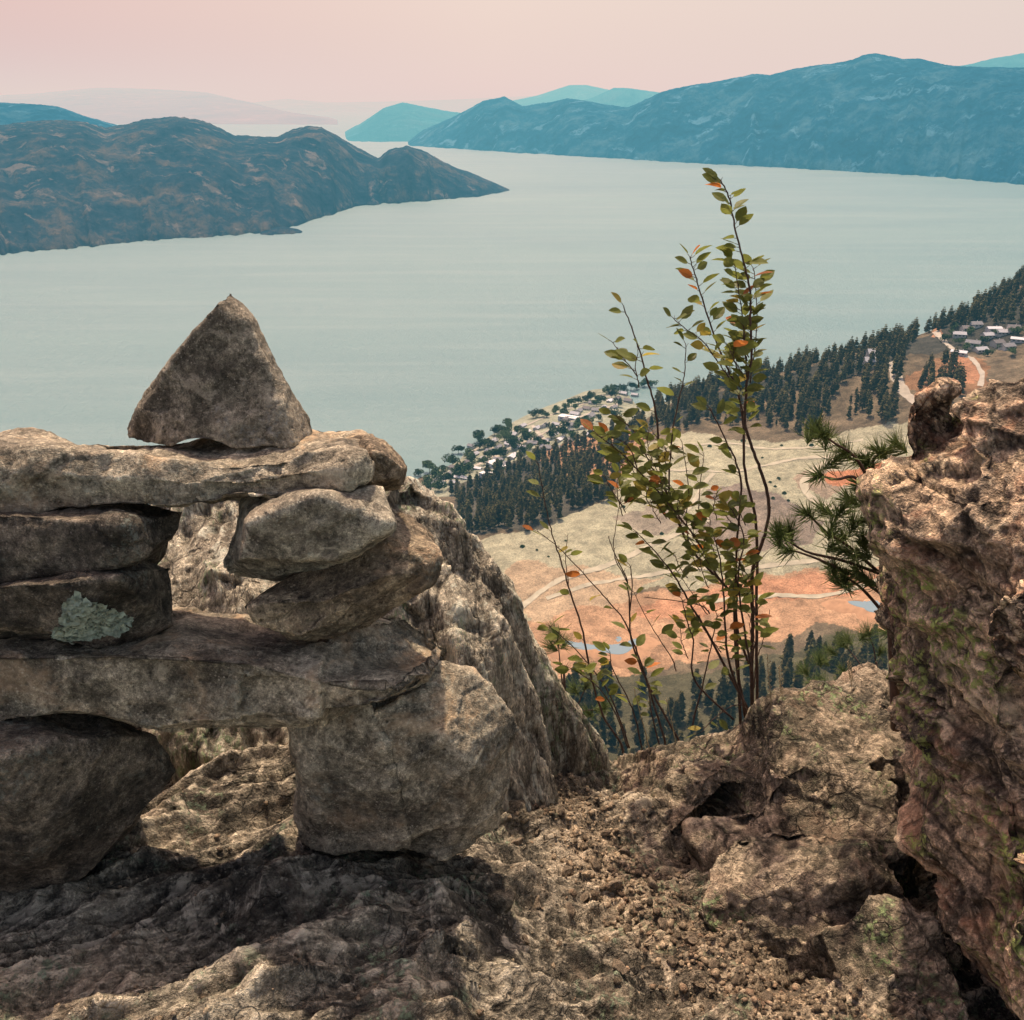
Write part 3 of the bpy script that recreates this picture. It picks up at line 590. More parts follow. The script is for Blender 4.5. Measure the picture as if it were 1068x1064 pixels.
def broad(seed, h, r, n):
    rs = random.Random(seed); fo = MB(); tr = MB(); tr.tube([(0, 0, -1), (0, 0, h*.45), (.2, .1, h*.8)], [.3, .22, .05], 6)
    for k in range(6): a = k*1.05; tr.tube([(0, 0, h*.35), (math.cos(a)*r*.6, math.sin(a)*r*.6, h*(.55+.05*k))], [.14, .03], 4)
    cl = [(rs.gauss(0, .42)*r, rs.gauss(0, .42)*r, h*(.62+rs.gauss(0, .13)), r*rs.uniform(.3, .55)) for _ in range(9)]
    for k in range(n):
        c = rs.choice(cl); d = Vector((rs.gauss(0, 1), rs.gauss(0, 1), rs.gauss(0, 1))).normalized()*c[3]*rs.uniform(.7, 1.1); p = Vector(c[:3])+d
        s = rs.uniform(.4, .85); u = Vector((rs.gauss(0, 1), rs.gauss(0, 1), rs.gauss(0, 1))).normalized(); w = u.orthogonal().normalized(); g = rs.uniform(.6, 1.5)
        fo.add([p+u*s, p+w*s*.8, p-u*s, p-w*s*.8], [(0, 1, 2, 3)], (g, g, g*.9))
    return fo, tr
def cmesh(pair, name, mat):
    fo, tr = pair; me = fo.mesh(name, mat); return me, tr.mesh('trunk', M['trunk'])
near_protos = [cmesh(conifer(k, 16, 3.1, 26, 10, .28, .12), 'crown', M['conifer']) for k in range(5)]
far_protos = [cmesh(conifer(20+k, 16, 3.0, 13, 7, .3, .1), 'crown', M['conifer']) for k in range(5)]
def joined(pair, name, mat):   # crown and trunk in one small mesh, for trees too far to show parts
    fo, tr = pair; mb = MB(); mb.V = fo.V+tr.V; mb.F = fo.F+[tuple(i+len(fo.V) for i in f) for f in tr.F]; mb.T = fo.T+[(2.2, 1.5, 1.3)]*len(tr.V)
    return mb.mesh(name, mat), mb
far_single = [joined(conifer(20+k, 13+1.5*k, 3.1+.3*k, 12, 8, .3, .12), 'pine_tree', M['conifer']) for k in range(5)]
def scatter(poly, n, mind, seed, dens=None):
    rs = random.Random(seed); W = wpoly(poly); xs = [p[0] for p in W]; ys = [p[1] for p in W]; out = []
    A = np.array(W); tries = 0
    while len(out) < n and tries < n*40:
        tries += 1; x = rs.uniform(min(xs), max(xs)); y = rs.uniform(min(ys), max(ys))
        if not inpoly(np.array([x]), np.array([y]), W)[0]: continue
        if dens is not None and fbm(np.array([[x/28, y/28, seed]]), 2)[0] < dens+rs.uniform(-.25, .25): continue
        if any((x-a)**2+(y-b)**2 < mind*mind for a, b in out): continue
        out.append((x, y))
    return out
used_ct = [0]
def plant_near(pts, label, group, hs=(.8, 1.25), seed=0):
    rs = random.Random(seed)
    for x, y in pts:
        k = rs.randrange(5); root = empty('pine_tree', (x, y, float(Th(x, y)[0]))); s = rs.uniform(*hs); root.scale = (s*rs.uniform(.85, 1.1), s*rs.uniform(.85, 1.1), s); root.rotation_euler = (0, 0, rs.random()*6.28)
        props(root, label, 'pine tree', group); link('crown', near_protos[k][0], parent=root); link('trunk', near_protos[k][1], parent=root); used_ct[0] += 1
def plant_far(pts, label, group, hs=(.7, 1.2), seed=0):
    rs = random.Random(seed)
    for x, y in pts:
        k = rs.randrange(5); o = link('pine_tree', far_single[k][0], (x, y, float(Th(x, y)[0]))); s = rs.uniform(*hs); o.scale = (s*rs.uniform(.8, 1.1), s*rs.uniform(.8, 1.1), s); o.rotation_euler = (0, 0, rs.random()*6.28)
        props(o, label, 'pine tree', group); used_ct[0] += 1
def scatter_view(poly, n, mind, seed, yr, xr, dens=None):
    rs = np.random.RandomState(seed); out = []; x = rs.uniform(*xr, n*60); y = rs.uniform(*yr, n*60); z = Th(x, y)
    fw = y*cp-z*sp; px = CX+F*x/fw; py = CY-F*(y*sp+z*cp)/fw; ok = inpoly(px, py, poly) & (z > LAKE+3)
    if dens is not None: ok &= fbm(np.stack([x/28, y/28, x*0+seed], 1), 2) > dens+rs.uniform(-.25, .25, len(x))
    for a, b in zip(x[ok], y[ok]):
        if len(out) >= n: break
        if all((a-c)**2+(b-d)**2 > mind*mind for c, d in out): out.append((a, b))
    return out
bottom = scatter_view([(742,728),(790,700),(850,678),(935,668),(990,760),(960,820),(740,830)], 85, 3.6, 1, (300, 520), (60, 260))
bottom += scatter_view([(560,722),(640,712),(700,728),(748,716),(760,850),(620,850),(560,800)], 70, 3.8, 2, (280, 520), (0, 150))
print('bottom', len(bottom))
plant_near(bottom, 'dark green pine in the wood below the ledge, beyond the shrub stems', 'pines below the ledge', (.95, 1.4), 1)
print('ridge later'); slope = scatter([(468,518),(520,497),(580,470),(660,443),(690,443),(655,470),(637,522),(560,554),(488,560)], 420, 4.4, 3)
slope.sort(key=lambda p: p[1])
ridge = scatter_view([(680,432),(700,405),(760,385),(800,375),(850,366),(920,345),(1000,320),(1068,285),(1200,200),(1200,350),(1068,338),(960,348),(935,375),(880,398),(860,430),(840,458),(790,440),(700,452)], 1700, 3.6, 4, (600, 1250), (90, 800), -.6)
ridge += scatter([(780,430),(830,405),(900,395),(920,420),(880,440),(800,448)], 40, 7, 5, .1)
clump = scatter([(888,428),(905,385),(940,365),(945,385),(930,425),(905,436)], 36, 5, 6)
clump += scatter([(955,415),(965,390),(990,375),(1000,395),(1010,412),(985,425)], 26, 5, 7)
clump += scatter([(915,432),(935,420),(940,440),(920,446)], 8, 4, 8)
ridge.sort(key=lambda p: p[1]*1.0)
plant_far(clump, 'dark pine in the clumps beside the grey track on the far hillside', 'pines beside the hillside track', (.8, 1.25), 2)
n_ind = 300-used_ct[0]; ns = min(len(slope), int(n_ind*.5))
plant_far(slope[:ns], 'dark blue green pine on the slope between the houses and the sandy terrace', 'pines on the slope above the houses', (.85, 1.35), 3)
nr = n_ind-ns; plant_far(ridge[:nr], 'dark pine in the forest along the ridge above the lake', 'pines along the ridge', (.5, 1.25), 4)
rest = slope[ns:]+ridge[nr:]; RV = []; RF = []; RT = []; b = 0; rs = random.Random(9)
for x, y in rest:
    mb = far_single[rs.randrange(5)][1]; V = np.array([v for v in mb.V]); s = rs.uniform(.45, 1.25); a = rs.random()*6.28
    R = np.array([[math.cos(a), -math.sin(a), 0], [math.sin(a), math.cos(a), 0], [0, 0, 1]]); RV.append((V@R.T)*s+np.array([x, y, float(Th(x, y)[0])])); RF += [tuple(i+b for i in f) for f in mb.F]; RT.append(np.array(mb.T)); b += len(V)
props(link('forest', mesh_np('forest', np.concatenate(RV), RF, M['conifer'], False, {'tint': np.concatenate(RT)})), 'rest of the pine forest on the far slopes above the lake', 'forest', None, 'stuff')
# small bushes dotted on the sandy slope
bush = MB(); rs = random.Random(4)
for k in range(90):
    d = Vector((rs.gauss(0, 1), rs.gauss(0, 1), abs(rs.gauss(0, .8)))).normalized()*rs.uniform(.6, 1.1); u = Vector((rs.gauss(0, 1), rs.gauss(0, 1), rs.gauss(0, 1))).normalized(); w = u.orthogonal(); bush.add([d+u*.3, d+w*.3, d-u*.3, d-w*.3], [(0, 1, 2, 3)], (rs.uniform(.6, 1.5),)*3)
bme = bush.mesh('bush', M['broad'])
for px, py in [(815,466),(812,500),(808,512),(806,521),(818,515),(803,505),(760,471),(740,468),(700,470),(846,468),(822,524),(795,478),(775,462),(560,575),(572,583),(545,572),(590,565),(650,530),(690,560)]:
    p = hit(px, py); o = link('bush', bme, (p[0], p[1], float(Th(p[0], p[1])[0]))); s = rs.uniform(.8, 1.8); o.scale = (s, s, s); props(o, 'small dark bush dotted on the pale sandy slope', 'bush', 'bushes on the sandy slope')
# broadleaf trees by the lake
bro = [joined(broad(k, 10, 5, 650), 'broadleaf_tree', M['broad']) for k in range(4)]
sh = [(437,498),(448,494),(455,500),(462,492),(470,480),(478,474),(472,486),(490,478),(500,462),(506,468),(512,470),(497,456),(520,452),(530,448),(528,455),(540,452),(556,437),(562,436),(570,436),(580,432),(590,428),(596,424),(603,421),(610,420),(616,418),(600,428),(634,412),(642,410),(650,410),(658,408),(664,407),(672,404),(680,404),(626,422),(535,470),(545,475),(560,462),(515,480),(505,486),(490,492),(520,490),(575,458),(590,448),(610,440),(550,462),(530,462),(480,498),(630,432),(645,425),(465,506),(457,513),(447,508),(492,484),(508,478),(500,470),(522,478),(536,463),(548,456),(552,470),(566,468),(574,450),(584,458),(596,456),(604,448),(614,443),(622,424),(638,416),(512,466),(484,494),(542,480),(526,460),(588,434),(475,497),(516,455),(600,462),(580,476),(560,480),(444,515),(640,436),(624,440)]
for k, (px, py) in enumerate(sh):
    p = hit(px, py); z = max(float(Th(p[0], p[1])[0]), LAKE); o = link('broadleaf_tree', bro[k % 4][0], (p[0], p[1], z)); s = random.uniform(.8, 1.35); o.scale = (s, s, s*random.uniform(.8, 1.15)); o.rotation_euler = (0, 0, k)
    props(o, 'round leafy tree among the lakeshore houses', 'tree', 'leafy trees of the lakeshore village')
for k, (px, py) in enumerate([(985,357),(992,352),(1000,360),(1012,350),(1025,358),(1038,352),(1046,365),(1008,367),(1030,372),(1055,372),(1060,352),(995,345),(1018,366)]):
    p = hit(px, py); o = link('broadleaf_tree', bro[k % 4][0], (p[0], p[1], float(Th(p[0], p[1])[0]))); s = random.uniform(.5, .8); o.scale = (s, s, s); props(o, 'dark leafy tree between the houses on the right hillside', 'tree', 'leafy trees of the hillside houses')
# ------------------------------------------------------------------ houses
def house_proto(wall, roofc, w, d, h, rh, flat=False):
    root = empty('house', (0, 0, -1000)); mw = simple_mat('house_wall', wall, .8, .1, 1); mr = simple_mat('house_roof', roofc, .8, .15, 1); mg = simple_mat('window_glass', (.05, .06, .07), .2, .1, 1)
    wb = MB(); wb.box((0, 0, h/2-1), (w, d, h+2)); 
    if not flat: wb.add([(-w/2, -d/2, h), (-w/2, d/2, h), (-w/2, 0, h+rh), (w/2, -d/2, h), (w/2, d/2, h), (w/2, 0, h+rh)], [(0, 1, 2), (3, 5, 4)])
    link('wall', wb.mesh('wall', mw), parent=root)
    rb = MB(); e = .7
    if flat: rb.box((0, 0, h+.25), (w+.6, d+.6, .45)); rb.box((w*.1, 0, h+.9), (w*.3, d*.3, .9))
    else:
        zl = h-rh*e/(d/2); 
        for sy in (-1, 1):
            rb.add([(-w/2-e, sy*(d/2+e), zl), (w/2+e, sy*(d/2+e), zl), (w/2+e, 0, h+rh), (-w/2-e, 0, h+rh), (-w/2-e, sy*(d/2+e), zl+.3), (w/2+e, sy*(d/2+e), zl+.3), (w/2+e, 0, h+rh+.3), (-w/2-e, 0, h+rh+.3)], [(0, 1, 2, 3), (4, 5, 6, 7), (0, 1, 5, 4), (1, 2, 6, 5), (0, 3, 7, 4)])
    rf = link('roof', rb.mesh('roof', mr), parent=root)
    if not flat: cb = MB(); cb.box((w*.22, d*.15, h+rh+.3), (.8, .8, 1.6)); link('chimney', cb.mesh('chimney', mw), parent=rf)
    for k in (-1, 0, 1): g = MB(); g.box((k*w*.3, -d/2-.03, h*.55), (w*.15, .08, 1.3)); link('window', g.mesh('window', mg), parent=root)
    return root
hp = [(house_proto((.42, .41, .38), (.34, .35, .37), 13, 9, 3.4, 2.2), 'light walled house with pale grey gabled roof'), (house_proto((.42, .40, .36), (.14, .13, .13), 12, 9, 3.4, 2.4), 'tan house with dark gabled roof'),
      (house_proto((.5, .5, .48), (.18, .18, .19), 14, 9, 3.6, 2.4), 'white house with dark grey gabled roof'), (house_proto((.38, .38, .38), (.52, .53, .55), 15, 8, 3.2, 1.5), 'long house with white metal gabled roof')]
big = house_proto((.35, .38, .45), (.6, .6, .58), 30, 14, 5, 1, True)
hs = [(452,507),(462,500),(470,496),(480,490),(487,483),(495,476),(503,480),(498,490),(512,474),(520,468),(526,474),(532,466),(540,460),(540,468),(547,470),(556,464),(563,458),(570,462),(578,455),(585,460),(592,452),(598,446),(590,440),(580,444),(604,440),(610,447),(616,436),(622,430),(612,428),(600,434),(630,426),(636,420),(626,416),(618,422),(644,417),(650,412),(560,448),(550,452),(568,446),(520,482),(508,492),(474,505),(485,500),(535,478),(570,470),(640,426),(655,420),(515,462),(535,455),(476,500),(492,468),(604,430),(594,462),(662,414),(545,446),(460,508),(582,468),(526,486),(470,489),(612,455)]
for k, (px, py) in enumerate(hs):
    i = (k*7+k//3) % 4; p = hit(px, py); o = copy_tree(hp[i][0]); o.location = (p[0], p[1], max(float(Th(p[0], p[1])[0]), LAKE+.5)); o.rotation_euler = (0, 0, math.radians(-28)+random.choice((0, PI/2))+random.uniform(-.15, .15)); s = random.uniform(.55, .85); o.scale = (s, s, s)
    props(o, hp[i][1]+' in the village along the lakeshore', 'house', 'lakeshore village: '+hp[i][1])
for px, py, lab, rz in [(518, 488, 'long low pale roofed building in front of the village', -.9), (593, 438, 'blue grey flat roofed hall in the middle of the village', -.5), (512, 499, 'pale flat roofed shed at the edge of the pine slope', -.8)]:
    p = hit(px, py); o = copy_tree(big); o.location = (p[0], p[1], float(Th(p[0], p[1])[0])); o.rotation_euler = (0, 0, rz); s = .75; o.scale = (s, s, s); props(o, lab, 'building')
for k, (px, py) in enumerate([(1000,352),(1008,346),(1016,342),(1036,346),(1044,350),(1056,347),(1014,362),(1000,370),(1022,368),(1040,360),(1050,365),(1062,358),(1030,354)]):
    i = k % 4; p = hit(px, py); o = copy_tree(hp[i][0]); o.location = (p[0], p[1], float(Th(p[0], p[1])[0])); o.rotation_euler = (0, 0, random.uniform(-.6, .4)); o.scale = (.8, .8, .8); props(o, hp[i][1]+' on the hillside above the right boulder', 'house', 'hillside: '+hp[i][1])
for px, py in [(911,376),(908,384)]:
    p = hit(px, py); o = copy_tree(hp[0][0]); o.location = (p[0], p[1], float(Th(p[0], p[1])[0])+2); o.scale = (.9, .9, 1.3); props(o, 'pale house half hidden in the pines on the ridge', 'house', 'pale houses in the ridge pines')
def kill(o):
    for c in list(o.children): kill(c)
    bpy.data.objects.remove(o)
for o, _ in hp: kill(o)
kill(big)
# ------------------------------------------------------------------ lake and far hills
t = NT('lake_water'); v = t.coord('Object', (1, 1, 1)); w1 = t.noise(v, .05, 8, .7); w2 = t.noise(v, .6, 6, .7); band = t.noise(t.coord('Object', (.0006, .002, 1)), 1., 5, .55, .8)
h = t.math('ADD', t.math('MULTIPLY', w1, 1.), t.math('MULTIPLY', w2, .3))
WC = t.mix(band, (.035, .125, .13), (.085, .175, .17)); lane = t.noise(t.coord('Object', (.0012, .011, 1)), 1., 6, .65, .4); WC = t.mix(t.math('MULTIPLY', t.step(lane, .42, .74), .35), WC, (.15, .225, .215)); oc = t.coord('Object')
t.bsdf(WC, t.math('MULTIPLY_ADD', band, .3, .33), .9, t.bump(h, .8, 3.5)); M['lake'] = t.m
lx = 90000.
props(link('lake', mesh_np('lake', np.array([(-lx, -lx, LAKE), (lx, -lx, LAKE), (lx, lx, LAKE), (-lx, lx, LAKE)]), [(0, 1, 2, 3)], M['lake'])), None, None, None, 'structure')
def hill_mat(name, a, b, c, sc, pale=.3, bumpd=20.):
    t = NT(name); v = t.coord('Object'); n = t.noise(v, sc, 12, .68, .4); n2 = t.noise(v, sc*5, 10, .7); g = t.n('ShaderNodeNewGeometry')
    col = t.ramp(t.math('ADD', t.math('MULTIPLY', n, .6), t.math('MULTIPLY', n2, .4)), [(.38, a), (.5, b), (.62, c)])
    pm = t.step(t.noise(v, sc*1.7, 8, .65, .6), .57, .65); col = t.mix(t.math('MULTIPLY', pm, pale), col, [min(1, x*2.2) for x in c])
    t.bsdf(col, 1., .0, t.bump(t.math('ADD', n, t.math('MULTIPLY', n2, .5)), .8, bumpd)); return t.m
def hill(name, shore, ridge, dback, mat, nu=220, nt=60, amp=.12, seed=0, base=LAKE, rlift=1.0, edge=.012):
    """shore: (px, dist); ridge: (px, py, dist). A ridge of real height standing on the lake."""
    pxs = np.linspace(ridge[0][0], ridge[-1][0], nu); V = []
    sd = np.interp(pxs, [s[0] for s in shore], [s[1] for s in shore]); ry = np.interp(pxs, [r[0] for r in ridge], [r[1] for r in ridge]); rd = np.interp(pxs, [r[0] for r in ridge], [r[2] for r in ridge])
    T = np.concatenate([np.linspace(0, 1, nt), 1+np.linspace(0, 1, nt//2)[1:]])
    U = np.repeat(np.arange(nu)[None], len(T), 0); TT = np.repeat(T[:, None], nu, 1)
    sd = sd*(1+.012*fbm(np.stack([pxs/14, pxs*0+seed, pxs*0], 1), 4, .6)); top = np.array([P(a, b, d) for a, b, d in zip(pxs, ry, rd)]); H = np.maximum(top[:, 2]-base, 1.)
    dirx = np.array([ray(a, 110)[0]/ray(a, 110)[1] for a in pxs]); tx_ = top[:, 0]/top[:, 1]
    dist = np.where(TT <= 1, sd[None]+(rd-sd)[None]*TT, rd[None]+dback*(TT-1)); hgt = np.where(TT <= 1, np.sin(np.clip(TT, 0, 1)*PI/2)**.9, np.cos(np.clip(TT-1, 0, 1)*PI/2))
    X = dist*tx_[None]; Y = dist; fp = np.stack([X.ravel(), Y.ravel(), np.full(X.size, seed*1000.)], 1)/(H.max()*1.6)
    nz = fbm(fp, 6, .55, True).reshape(X.shape)-.6; env = np.clip(TT*(1-TT)*4, 0, 1)*np.clip(1-TT, 0, 1)**.6*(TT <= 1)+.6*np.clip((TT-1)*(2-TT)*4, 0, 1)*(TT > 1)
    Z = base-8*(TT == 0)-10*(TT >= 2)+H[None]*(hgt+amp*nz*env)
    fh = np.clip(H/min(70, H.max()*.4), .03, 1)[None]; Y = np.where(TT > 1, rd[None]+dback*(TT-1)*fh, Y); X = Y*tx_[None]; jag = fbm(fp*16, 3, .7).reshape(X.shape)*H.max()*edge*fh-min(6, H.max()*.1)*(1-fh); Z = Z+jag*(TT > .02)
    Y = Y+0; V = np.stack([X.ravel(), Y.ravel(), Z.ravel()], 1)
    c = np.array([V[:, 0].mean(), V[:, 1].mean(), base])
    o = link(name, mesh_np(name, V-c, grid_faces(nu, len(T)), mat, True), c); props(o, None, None, None, 'structure'); return o
def D(py, h=LAKE): return PZ(534, py, h)[1]
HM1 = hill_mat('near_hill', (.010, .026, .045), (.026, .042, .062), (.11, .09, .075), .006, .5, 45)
HM2 = hill_mat('far_hill', (.003, .024, .060), (.006, .052, .115), (.05, .12, .18), .0030, .6, 110)  # teal of the distance haze put into the base colour
HM4 = hill_mat('pale_mountain', (.20, .15, .15), (.23, .175, .17), (.26, .2, .19), .0005, .1, 50)  # pinkish haze tone of the farthest range painted into its base colour
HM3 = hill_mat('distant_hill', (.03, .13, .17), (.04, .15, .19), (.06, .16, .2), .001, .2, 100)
sh1 = [(-260,300),(-100,275),(0,263),(60,259),(150,250),(230,246),(272,243),(300,236),(340,224),(370,215),(440,210),(500,205),(537,199)]
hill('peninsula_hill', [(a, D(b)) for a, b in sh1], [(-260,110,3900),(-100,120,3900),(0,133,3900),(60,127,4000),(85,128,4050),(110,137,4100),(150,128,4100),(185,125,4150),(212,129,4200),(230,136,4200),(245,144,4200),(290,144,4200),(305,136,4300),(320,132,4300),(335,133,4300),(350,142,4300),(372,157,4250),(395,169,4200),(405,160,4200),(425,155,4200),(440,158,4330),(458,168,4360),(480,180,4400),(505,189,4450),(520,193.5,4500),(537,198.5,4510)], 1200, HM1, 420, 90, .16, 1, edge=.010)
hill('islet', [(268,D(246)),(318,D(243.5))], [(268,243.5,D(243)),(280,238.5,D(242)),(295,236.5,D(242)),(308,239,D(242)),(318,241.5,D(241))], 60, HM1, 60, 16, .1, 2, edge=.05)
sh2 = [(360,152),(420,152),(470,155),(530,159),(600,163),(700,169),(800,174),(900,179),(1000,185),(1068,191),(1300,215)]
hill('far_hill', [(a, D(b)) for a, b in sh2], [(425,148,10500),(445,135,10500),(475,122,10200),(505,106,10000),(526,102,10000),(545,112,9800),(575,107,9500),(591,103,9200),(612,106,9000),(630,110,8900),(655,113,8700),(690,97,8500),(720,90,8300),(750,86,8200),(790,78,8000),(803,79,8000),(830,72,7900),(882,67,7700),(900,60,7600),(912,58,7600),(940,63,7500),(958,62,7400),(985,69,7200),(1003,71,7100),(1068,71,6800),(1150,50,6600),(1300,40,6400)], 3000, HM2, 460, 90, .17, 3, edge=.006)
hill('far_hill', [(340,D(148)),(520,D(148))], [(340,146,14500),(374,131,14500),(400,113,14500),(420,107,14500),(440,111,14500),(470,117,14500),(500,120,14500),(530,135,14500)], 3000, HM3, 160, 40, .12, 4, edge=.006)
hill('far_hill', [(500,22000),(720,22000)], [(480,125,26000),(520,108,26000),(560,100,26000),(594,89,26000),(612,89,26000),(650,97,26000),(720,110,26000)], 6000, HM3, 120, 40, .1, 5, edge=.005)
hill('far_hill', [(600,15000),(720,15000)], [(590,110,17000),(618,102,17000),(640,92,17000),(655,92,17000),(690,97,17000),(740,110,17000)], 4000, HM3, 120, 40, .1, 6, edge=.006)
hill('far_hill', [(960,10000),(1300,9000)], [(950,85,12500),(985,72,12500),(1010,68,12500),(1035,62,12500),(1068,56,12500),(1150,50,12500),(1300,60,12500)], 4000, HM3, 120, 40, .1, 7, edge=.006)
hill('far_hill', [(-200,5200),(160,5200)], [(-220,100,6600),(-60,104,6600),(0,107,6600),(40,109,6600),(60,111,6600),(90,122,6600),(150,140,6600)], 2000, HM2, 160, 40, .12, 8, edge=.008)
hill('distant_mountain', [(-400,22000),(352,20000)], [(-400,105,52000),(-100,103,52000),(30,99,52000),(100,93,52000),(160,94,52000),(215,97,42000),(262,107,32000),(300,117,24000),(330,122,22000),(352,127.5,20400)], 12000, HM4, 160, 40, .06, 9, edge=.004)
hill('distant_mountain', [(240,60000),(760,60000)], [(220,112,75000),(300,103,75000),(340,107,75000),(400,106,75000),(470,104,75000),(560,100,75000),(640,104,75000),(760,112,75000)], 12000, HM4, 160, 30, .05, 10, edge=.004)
# ------------------------------------------------------------------ shrubs
def smoothpoly(pts, m=5):
    P_ = [Vector(p) for p in pts]; out = []
    for i in range(len(P_)-1):
        p0, p1, p2, p3 = P_[max(i-1, 0)], P_[i], P_[i+1], P_[min(i+2, len(P_)-1)]
        for k in range(m):
            t = k/m; out.append(.5*((2*p1)+(p2-p0)*t+(2*p0-5*p1+4*p2-p3)*t*t+(3*p1-p0-3*p2+p3)*t**3))
    out.append(P_[-1]); return out
def leaf(mb, base, d, size, rs, up=Vector((0, 0, 1))):
    d = d.normalized(); s = d.cross(up)
    if s.length < .1: s = Vector((1, 0, 0))
    s.normalize(); s = (Matrix.Rotation(rs.uniform(-1.3, 1.3), 3, d) @ s); n = s.cross(d)
    r = rs.random(); g = rs.uniform(.7, 1.25)
    if r < .86: tint = (.17*g, .19*g, .045*g)
    elif r < .95: tint = (.34*g, .27*g, .05*g)
    else: tint = (.50*g, .17*g, .04*g)
    pet = base+d*size*.28; mb.tube([base, pet], [.0007, .0006], 4, (.12, .08, .05))
    W = [(0, 0), (.18, .24), (.42, .34), (.68, .28), (.88, .13), (1, 0)]; vs = []; curl = rs.uniform(-.1, .25); fold = rs.uniform(.05, .3)
    for t, w in W: vs.append(pet+d*size*t-n*curl*size*t*t)
    for sg in (-1, 1):
        for t, w in W[1:-1]: vs.append(pet+d*size*t+s*sg*w*size*.82+n*(fold*w*size-curl*size*t*t))
    fs = []
    for q, o in ((0, 6), (1, 10)):
        idx = [0]+[o+k for k in range(4)]+[5]
        for k in range(5):
            f = [k, k+1, idx[k+1], idx[k]]; f = list(dict.fromkeys(f)); fs.append(tuple(f if q else f[::-1]))
    mb.add(vs, fs, tint)
def stem_obj(root, pxs, Y0, Y1, r0, r1, leaves, lo, seed, size=.035, mat='bark'):
    rs = random.Random(seed); n = len(pxs); pts = []
    for k, (a, b) in enumerate(pxs): pts.append(Vector(P(a, b, Y0+(Y1-Y0)*k/(n-1)))-root.location)
    sm = smoothpoly(pts, 6); L = len(sm); rad = [r0+(r1-r0)*k/(L-1) for k in range(L)]
    sm = [p+Vector((rs.uniform(-1, 1), rs.uniform(-1, 1), 0))*.0012 for p in sm]
    mb = MB(); mb.tube(sm, rad, 6); 
    # small buds along the stem
    for k in range(2, L-1, 3):
        d = Vector((rs.uniform(-1, 1), rs.uniform(-1, 1), 1.2)).normalized(); mb.tube([sm[k], sm[k]+d*rs.uniform(.004, .012)], [rad[k]*.6, .0004], 4)
    st = mb.build('stem', M[mat], root, smooth=True)
    if leaves:
        leaves = int(leaves*1.5); lf = MB()
        for k in range(leaves):
            t = lo+(1-lo)*(k+rs.random())/leaves; t = min(t, .999); i = int(t*(L-1)); p = sm[i].lerp(sm[i+1], t*(L-1)-i)
            tang = (sm[i+1]-sm[i]).normalized(); side = Vector((rs.choice((-1, 1))*rs.uniform(.5, 1), rs.uniform(-.8, .8), rs.uniform(-.25, .35)))
            leaf(lf, p, tang*.4+side, size*rs.uniform(.75, 1.2), rs)
        leaf(lf, sm[-1], (sm[-1]-sm[-2]).normalized()+Vector((-.5, 0, .1)), size*.9, rs)
        lf.build('foliage', M['leaf'], st, smooth=False)
    return st
sA = empty('shrub', tuple(P(770, 752, 2.05))); props(sA, 'tall leafy shrub behind the ledge, the one rising above the lake', 'shrub')
sB = empty('shrub', tuple(P(665, 782, 2.1))); props(sB, 'sparser twiggy shrub at the head of the gully, beside the streaked rock', 'shrub')
A_ = [([(785,760),(785,742),(784,689),(785,653),(784,611),(786,589),(798,557),(802,525),(794,493),(785,468),(777,440),(779,399),(784,371),(783,329),(782,301),(774,267),(765,230),(760,205),(751,187)], 2.05, 1.95, .0055, .0012, 34, .52),
 ([(772,755),(770,689),(768,639),(768,582),(773,511),(768,483),(757,460),(740,425)], 2.03, 1.9, .004, .0012, 7, .6),
 ([(790,740),(789,650),(789,550),(777,493),(775,440),(768,405),(754,374),(737,326),(726,290),(719,268)], 2.1, 2.05, .0042, .001, 24, .45),
 ([(768,405),(754,385),(734,357),(715,343),(702,332)], 2.07, 2.0, .0016, .0008, 12, .15), ([(779,399),(776,350),(772,312),(765,273)], 2.0, 1.97, .0016, .0008, 20, .05), ([(782,400),(788,360),(789,320),(786,280)], 2.02, 2.0, .0014, .0008, 12, .3),
 ([(778,750),(768,690),(764,625),(739,593),(718,568),(697,518),(689,493),(684,430),(675,397),(667,366),(658,340),(650,319)], 2.05, 1.95, .0042, .001, 4, .30),
 ([(697,518),(701,453),(709,414),(714,388),(715,359)], 1.98, 2.0, .002, .0008, 6, .1),
 ([(785,703),(768,653),(764,621),(750,604),(725,561),(697,525),(665,490),(647,472),(620,451)], 2.08, 1.9, .0035, .001, 26, .25), ([(665,490),(655,465),(634,454)], 1.93, 1.9, .0015, .0008, 4, .2), ([(697,518),(676,480),(661,450),(641,433)], 1.98, 1.92, .0017, .0008, 10, .1),
 ([(780,740),(734,653),(725,639),(707,607),(689,582),(663,554)], 2.0, 1.88, .0035, .001, 16, .4), ([(740,640),(732,632),(707,627),(672,623)], 1.98, 1.9, .0018, .0008, 0, .3),
 ([(786,720),(789,689),(796,668),(803,636)], 2.03, 2.0, .0018, .0007, 0, .3), ([(785,600),(789,589),(801,575)], 2.04, 2.0, .0015, .0007, 0, .3), ([(740,593),(729,530),(734,475)], 2.0, 2.0, .0018, .0007, 5, .1), ([(718,568),(716,540),(718,508),(711,461)], 2., 1.97, .0018, .0007, 9, .1),
 ([(765,750),(725,710),(723,668),(718,653),(711,625)], 2.02, 1.9, .003, .0009, 4, .6), ([(780,745),(760,690),(756,640),(752,590),(745,560)], 2.0, 1.9, .0035, .001, 22, .35), ([(784,700),(775,650),(770,600),(776,560),(762,530)], 1.98, 1.92, .003, .001, 22, .3), ([(721,760),(732,718),(743,668),(748,640)], 2., 1.95, .0025, .001, 8, .3), ([(785,745),(770,735),(750,745),(730,765)], 1.98, 1.92, .0018, .0008, 2, .6), ([(782,690),(790,660),(786,630),(780,600)], 1.99, 1.95, .002, .0008, 12, .1)]
rs_ = random.Random(77)
